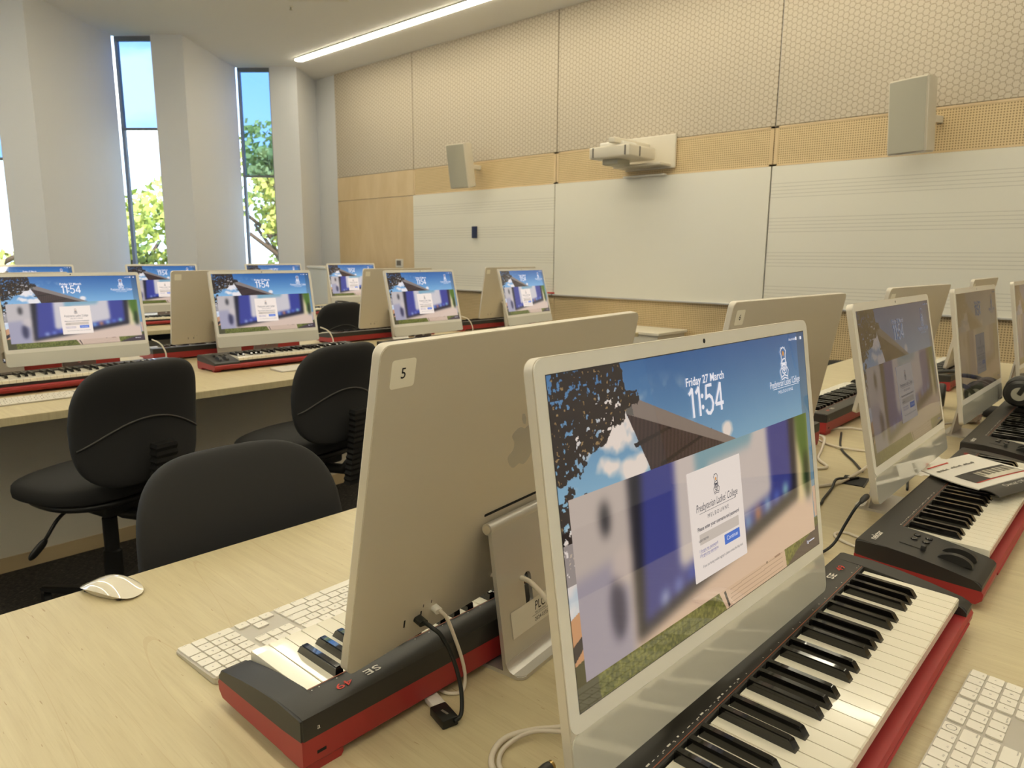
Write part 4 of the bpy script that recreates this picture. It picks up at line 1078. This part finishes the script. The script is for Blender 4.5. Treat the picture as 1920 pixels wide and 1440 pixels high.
build('cord', tube(bmesh.new(), bezpath(rl([(.536, .612, .108), (.543, .606, .097), (.551, .599, .067), (.5595, .596, .036), (.560, .592, .014), (.550, .588, .003), (.535, .600, .0028), (.530, .640, .003), (.50, .68, .003)]), 8), .0023, 10), M_cable, t, smooth=True)
pb = prism(bmesh.new(), rrect(-.0032, .0032, -.0055, .0055, .0028, 4), 'x', 0, .022)
bmesh.ops.transform(pb, matrix=Matrix.Translation(rl([(.5375, .633, .110)])[0]) @ Matrix.Rotation(R(-96), 4, 'Z') @ Matrix.Rotation(R(8), 4, 'Y') @ Matrix.Rotation(R(90), 4, 'X'), verts=pb.verts)
build('plug', pb, M_white, t, smooth=40)
cable('power_cable', Zt([(.640, .66, .105), (.662, .618, .108), (.664, .585, .113), (.657, .56, .112), (.648, .53, .104), (.645, .50, .08), (.655, .47, .03), (.66, .455, .004), (.60, .445, .003), (.555, .475, .003), (.525, .488, .003), (.497, .482, .003), (.478, .462, .003), (.480, .430, .003), (.53, .40, .003)]), .0034, M_cable, 'white power cable through the stand hole of computer 5, looping on the desk', 'cable', gcab, 10)
cable('white_cable', Zt([(.573, .436, .010), (.545, .468, .0095), (.510, .478, .003), (.484, .458, .003), (.486, .425, .003), (.54, .385, .003)]), .0026, M_cable, 'thinner white cable under the power cable at the bottom edge', 'cable', gcab, 10)
# headphone lead of the dim computer
def audio(u, v, yaw, z, pts, lab):
    t = empty('headphone_lead', (u, v, D0), 0, lab, 'cable', gcab)
    o = (u, v, D0)
    build('cord', tube(bmesh.new(), bezpath([Vector(p)-Vector(o) for p in Zt(pts)], 8), .0026, 10), M_bcable, t, smooth=True)
    b = tube(bmesh.new(), [(0, 0, z), (-.004, 0, z), (-.020, .001, z-.002), (-.028, .002, z-.006)], [.005, .0055, .0052, .003], 12); build('plug', b, M_blk, t, smooth=40)
    b = tube(bmesh.new(), [(.0035, 0, z+.0001), (.0, 0, z)], .0042, 14); build('collar', b, M_metal, t, smooth=40)
audio(1.3835, .3725, 0, .098, [(1.357, .375, .093), (1.345, .381, .080), (1.335, .392, .050), (1.318, .402, .018), (1.290, .414, .004), (1.24, .43, .003), (1.17, .42, .003)], 'black headphone lead plugged into the left edge of the dim screen')
audio(.427, .346, 0, .1000, [(.400, .348, .094), (.385, .352, .07), (.37, .36, .02), (.34, .38, .004), (.25, .42, .003)], 'black headphone lead plugged into the left edge of the foreground computer')
cable('black_cable', Zt([(2.265, .700, .003), (2.077, .639, .003), (1.96, .569, .003), (1.875, .521, .004)]), .003, M_bcable, 'thin black cable running to the cable port between the rows', 'cable', gcab)
cable('grey_cable', Zt([(1.98, .515, .010), (1.933, .522, .008), (1.841, .519, .010), (1.742, .531, .005), (1.69, .552, .004), (1.60, .60, .004)]), .004, M_cable, 'thick pale cable curving over the black cable port', 'cable', gcab)
cable('black_cable', Zt([(1.815, .512, .004), (1.790, .520, .006), (1.735, .537, .013), (1.687, .531, .004), (1.594, .518, .004), (1.545, .511, .004), (1.40, .52, .004)]), .003, M_bcable, 'black cable from the cable port toward the foreground screen', 'cable', gcab)
cable('white_cable', Zt([(2.148, .739, .003), (2.100, .691, .003), (2.068, .632, .006), (2.092, .575, .003), (2.12, .50, .003)]), .0034, M_cable, 'white cable crossing the desk behind the dim screen', 'cable', gcab)
cable('white_cable', Zt([(2.16, .735, .009), (2.132, .705, .009), (2.009, .670, .004), (1.917, .645, .004), (1.85, .60, .004), (1.80, .64, .003)]), .004, M_cable, 'white cable curving beside the edge of the foreground screen', 'cable', gcab)
cable('white_cable', Zt([(2.22, .752, .003), (2.290, .740, .003), (2.341, .705, .003), (2.354, .661, .003), (2.42, .58, .003)]), .005, M_cable, 'white cable lying under the red edge of the keyboard behind', 'cable', gcab)
cable('white_cable', Zt([(1.361, .352, .003), (1.366, .385, .003), (1.389, .423, .003), (1.412, .427, .003), (1.424, .411, .003), (1.416, .385, .003), (1.43, .35, .003)]), .0026, M_cable, 'white cable loop beside the rear corner of the keyboard with the manual', 'cable', gcab)
cable('white_cable', Zt([(2.62, .50, .003), (2.70, .47, .003), (2.80, .49, .003), (2.90, .45, .003), (2.95, .40, .004), (2.85, .36, .01)]), .0034, M_cable, 'white cable tangled on the desk behind the nearly dark screen', 'cable', gcab)
cable('black_cable', Zt([(1.80, .40, .003), (1.93, .425, .004), (2.05, .40, .003), (2.10, .36, .003)]), .0028, M_bcable, 'black cable trailing toward the red side of the headphone keyboard', 'cable', gcab)
for i, (u, v, l) in enumerate(((1.36, 3.62, 'white cable looping behind the keyboard left of the brightest screen'), (2.28, 3.58, 'white cable hanging behind the keyboard right of the brightest screen'), (1.02, 3.64, 'white cable behind the leftmost screen'), (3.40, 3.58, 'white cable by the rightmost small screen'))):
    cable('white_cable', Zt([(u, v+.03, .12), (u+.02, v-.02, .10), (u+.03, v-.05, .05), (u, v-.08, .006), (u-.06, v-.12, .003), (u-.12, v-.10, .003), (u-.10, v-.16, .003)]), .0035, M_cable, l, 'cable', 'cables on the middle desk')
t = empty('cable_port', (1.79, .515, D0), R(8), 'black square cable port set in the desk behind the foreground screen', 'cable port')
build('flap', B(-.038, .038, -.026, .026, .0002, .0022, .0008), M_dark, t); build('rim', B(-.042, .042, -.030, -.026, .0002, .0018), M_blk, t)
# asset label on the stand of computer 5
st = [o for o in compB.children if o.name.startswith('stand')][0]
a = math.atan2(.026, .1875)
ML = Matrix.Translation((0, .0335, .0045)) @ Matrix.Rotation(a, 4, 'X') @ Matrix.Rotation(PI, 4, 'Z') @ UPR
b = bmesh.new(); polyface(b, [ML @ Vector(p) for p in ((-.045, .036, 0), (.062, .036, 0), (.062, .072, 0), (-.045, .072, 0))]); lb = build('asset_label', b, M_stickerclear, st)
b = bmesh.new(); text_bm(b, 'PLC', .0175, .008, .055, Matrix.Translation((0, 0, 0)) @ ML @ Matrix.Translation((0, 0, .0002)), 'LEFT', shear=.15, sx=.85)
text_bm(b, 'MELBOURNE', .0036, .008, .0505, ML @ Matrix.Translation((0, 0, .0002)), 'LEFT', space=1.35)
text_bm(b, '2024-0335', .0075, .006, .0405, ML @ Matrix.Translation((0, 0, .0002)), 'LEFT')
polyface(b, [ML @ Vector(p) for p in ((.001, .0487, .0002), (.048, .0487, .0002), (.048, .0491, .0002), (.001, .0491, .0002))]); build('label_print', b, M_ink, st)

# manual lying open on the keyboard
t = empty('instruction_manual', (1.79, .262, D0+.0725), 0, 'opened instruction manual with a printed keyboard picture, lying on the black keys', 'manual')
mo = Vector((1.79, .262, 0))
def mp_(x, y, z=0): return Vector((x, y, z))-Vector((mo.x, mo.y, 0))
b = bmesh.new(); rows = []
# sheet corners: A far-left, B far-right, C near-right, D near-left
A_, B_, C_, D_ = Vector((1.735, .372)), Vector((1.955, .312)), Vector((1.868, .160)), Vector((1.640, .238))
def sheet(s, q): p = (A_*(1-s)+B_*s)*(1-q)+(D_*(1-s)+C_*s)*q; return p
n = 10
for j in range(n+1):
    rows.append([b.verts.new(mp_(*sheet(i/n, j/n), .0022+.004*math.sin(PI*i/n)*.5+.006*(j/n)**3)) for i in range(n+1)])
for j in range(n):
    for i in range(n): b.faces.new((rows[j][i], rows[j][i+1], rows[j+1][i+1], rows[j+1][i]))
r = bmesh.ops.extrude_face_region(b, geom=list(b.faces)); bmesh.ops.translate(b, vec=(0, 0, -.0022), verts=[v for v in r['geom'] if isinstance(v, bmesh.types.BMVert)])
pg = build('pages', b, M_paper, t, smooth=40)
def onsheet(pts, dz=.0004):
    out = []
    for s, q in pts: p = sheet(s, q); out.append(mp_(p.x, p.y, .0022+.004*math.sin(PI*s)*.5+.006*q**3+dz))
    return out
b = bmesh.new()
def grid_patch(bm, s0, s1, q0, q1, dz, n=6):
    R0 = [[bm.verts.new(onsheet([(s0+(s1-s0)*i/n, q0+(q1-q0)*j/n)], dz)[0]) for i in range(n+1)] for j in range(n+1)]
    for j in range(n):
        for i in range(n): bm.faces.new((R0[j][i], R0[j][i+1], R0[j+1][i+1], R0[j+1][i]))
grid_patch(b, .14, .95, .50, .83, .0005); build('picture_case', b, M_blk, t)
b = bmesh.new(); grid_patch(b, .38, .93, .56, .82, .0009); build('picture_keys', b, M_key, t)
b = bmesh.new()
for k in range(24):
    if k % 7 in BLK: grid_patch(b, .38+.55*(k+.7)/24, .38+.55*(k+1.15)/24, .56, .72, .0013, 2)
build('picture_black_keys', b, M_ink, t)
b = bmesh.new(); grid_patch(b, .14, .95, .83, .85, .0009); grid_patch(b, .08, .45, .10, .13, .0009, 4); build('red_stripe', b, M_printred, t)
b = bmesh.new()
for k in range(3):
    s, q = .10+.22*k, .30; c = onsheet([(s, q)], .001)[0]; ang = math.atan2((B_-A_).y, (B_-A_).x)
    
    q = bmesh.new(); rr_ = random.Random(k)
    for i_ in range(6): box(q, i_*.0075, i_*.0075+rr_.uniform(.003, .006), 0, rr_.choice([.004, .007]), 0, .0002)
    bmesh.ops.transform(q, matrix=Matrix.Translation(c) @ Matrix.Rotation(ang, 4, 'Z'), verts=q.verts); me = bpy.data.meshes.new('q'); q.to_mesh(me); q.free(); b.from_mesh(me)
build('heading', b, M_inkgrey, t)
b = bmesh.new(); e = (C_-D_).normalized(); pp = Vector((e.y, -e.x))
rows = []
for j in range(9):
    a = j/8; z = .0060*(1-a)+.0015+.0045*math.sin(a*PI*.9); off = .038*a
    rows.append([b.verts.new(mp_(*(D_+(C_-D_)*(.02+.0*a+i/8*1.2)+pp*off), z)) for i in range(9)])
for j in range(8):
    for i in range(8): b.faces.new((rows[j][i], rows[j][i+1], rows[j+1][i+1], rows[j+1][i]))
r = bmesh.ops.extrude_face_region(b, geom=list(b.faces)); bmesh.ops.translate(b, vec=(0, 0, -.002), verts=[v for v in r['geom'] if isinstance(v, bmesh.types.BMVert)])
cv = build('dark_cover', b, mat('dark_cover', (66, 62, 56), .5), t, smooth=50)
b = bmesh.new(); c0 = D_+(C_-D_)*.26+pp*.020; text_bm(b, "Owner's Manual", .017, 0, 0, Matrix.Translation(mp_(c0.x, c0.y, .0102)) @ Matrix.Rotation(math.atan2(e.y, e.x), 4, 'Z')); build('cover_title', b, M_print, cv)

# headphones
def headphones(u, v, z, yaw, label, roll=0):
    t = empty('headphones', (u, v, z), R(yaw), label, 'headphones', 'black headphones')
    for sx in (-1, 1):
        b = lathe(bmesh.new(), [(.020, -.030), (.038, -.029), (.044, -.022), (.0445, -.010), (.040, -.006), (.040, .006), (.034, .016), (.022, .019), (.004, .020)], 32, Matrix.Translation((sx*.055, 0, .046)) @ Matrix.Rotation(R(90*sx), 4, 'Y'))
        e = build('ear_cup', b, M_blk, t, smooth=35)
        b = lathe(bmesh.new(), [(.0215, .0185), (.021, .0205), (.018, .0212), (.002, .0214)], 28, Matrix.Translation((sx*.055, 0, .046)) @ Matrix.Rotation(R(90*sx), 4, 'Y'))
        build('round_badge', b, M_grey, e, smooth=35)
    b = bmesh.new(); pts = [(-.075, 0, .046), (-.084, .02, .08), (-.080, .07, .105), (-.05, .12, .115), (0, .14, .118), (.05, .12, .115), (.080, .07, .105), (.084, .02, .08), (.075, 0, .046)]
    tube(b, bezpath(pts, 6), .0075, 8); build('headband', b, M_blk, t, smooth=True)
headphones(2.785, .325, D0+.0675, 185, 'black headphones with a pale round badge resting on the keyboard at the right edge')
headphones(2.93, .535, D0, -80, 'black headphones on the desk behind the nearly dark screen')
headphones(3.74, 5.42, D0, 20, 'black headphones on the farthest desk beside the black chair')
cable('black_cable', Zt([(2.80, .22, .074), (2.72, .16, .072), (2.60, .12, .01), (2.45, .08, .003), (2.3, .05, .003)]), .0022, M_bcable, 'thin lead of the headphones trailing over the keyboard front', 'cable', gcab)
# crumpled bag and papers behind the dark screen
rs = random.Random(3)
b = bmesh.new(); superell(b, .050, .030, .032, .9, .9, 20, 10)
for v_ in b.verts: v_.co += Vector([rs.uniform(-.007, .007) for _ in range(3)]); v_.co.z = max(v_.co.z, -.026)
tag(build('plastic_bag', b, M_bag, loc=(2.735, .445, D0+.0262)), 'crumpled clear plastic bag at the foot of the nearly dark screen', 'bag')
b = bmesh.new()
for k in range(3):
    q = B(-.10, .10, -.07, .07, .0006*k, .0006*k+.0004); bmesh.ops.transform(q, matrix=Matrix.Rotation(R(12*k-10), 4, 'Z'), verts=q.verts); me = bpy.data.meshes.new('q'); q.to_mesh(me); q.free(); b.from_mesh(me)
tag(build('loose_papers', b, M_paper, loc=(2.06, .455, D0+.0003)), 'white sheets of paper lying behind the manual', 'paper')
tag(build('black_pouch', B(-.05, .05, -.03, .03, 0, .028, .010, 3), M_chair, loc=(2.90, .405, D0), smooth=40), 'small black pouch below the nearly dark screen', 'pouch')
tag(build('paper_sheet', B(-.15, .15, -.10, .10, 0, .0008), M_paper, loc=(4.10, .86, D0), rot=(0, 0, R(20))), 'white sheet of paper at the far right of the nearest desk', 'paper')

# ------------------------------------------------------------------ outdoors
struct(build('ground', B(-60, 60, 11.3, 90, -4.2, -4.0), M_ground))
def tree(u, v, h, r, m, label, n=2600, seed=0):
    t = empty('garden_tree', (u, v, -4.0), 0, label, 'tree', 'trees outside the windows')
    rs = random.Random(seed); b = bmesh.new()
    tube(b, [(0, 0, 0), (.1, 0, h*.4), (0, .1, h*.72)], [.26, .20, .10], 10)
    for k in range(9):
        a = rs.uniform(0, 2*PI); z0 = h*rs.uniform(.38, .65)
        tube(b, bezpath([(0, 0, z0), (math.cos(a)*r*.4, math.sin(a)*r*.4, z0+h*.10), (math.cos(a)*r*.85, math.sin(a)*r*.8, z0+h*.2)], 4), [.10-.004*i for i in range(9)], 6)
    build('trunk', b, M_bark, t, smooth=True)
    cl = [(Vector((rs.uniform(-1, 1)*r*.72, rs.uniform(-1, 1)*r*.72, h*rs.uniform(.50, .95))), r*rs.uniform(.26, .44)) for _ in range(16)]
    V_, F_ = [], []
    for i in range(n):
        c, cr_ = rs.choice(cl); d = Vector((rs.gauss(0, 1), rs.gauss(0, 1), rs.gauss(0, .8))).normalized()*cr_*rs.uniform(.45, 1.05)
        p = c+d; s = rs.uniform(.09, .20); ax = Vector((rs.gauss(0, 1), rs.gauss(0, 1), rs.gauss(0, 1))).normalized(); bx_ = ax.orthogonal().normalized()*s; by_ = ax.cross(bx_).normalized()*s*.6
        k = len(V_); V_ += [p-bx_, p-by_, p+bx_, p+by_]; F_.append((k, k+1, k+2, k+3))
    me = bpy.data.meshes.new('crown'); me.from_pydata(V_, [], F_); me.materials.append(m); obj_from('crown', me, t)
tree(9.2, 25.5, 7.0, 2.4, M_leafA, 'leafy green tree seen low in the left tall window', 4200, 1)
tree(13.2, 21.0, 8.6, 2.4, M_leafB, 'yellow green tree filling the lower pane of the right tall window', 5200, 2)
tree(16.5, 28.5, 10.2, 3.0, M_leafA, 'taller green tree behind, crown at the bottom of the tinted right pane', 3600, 3)
tree(3.5, 24.0, 6.6, 2.6, M_leafB, 'green tree seen through the window at the left edge', 3000, 4)
tree(-4.5, 23.0, 7.0, 2.8, M_leafA, 'green tree further left outside, hidden by the window wall', 1500, 5)
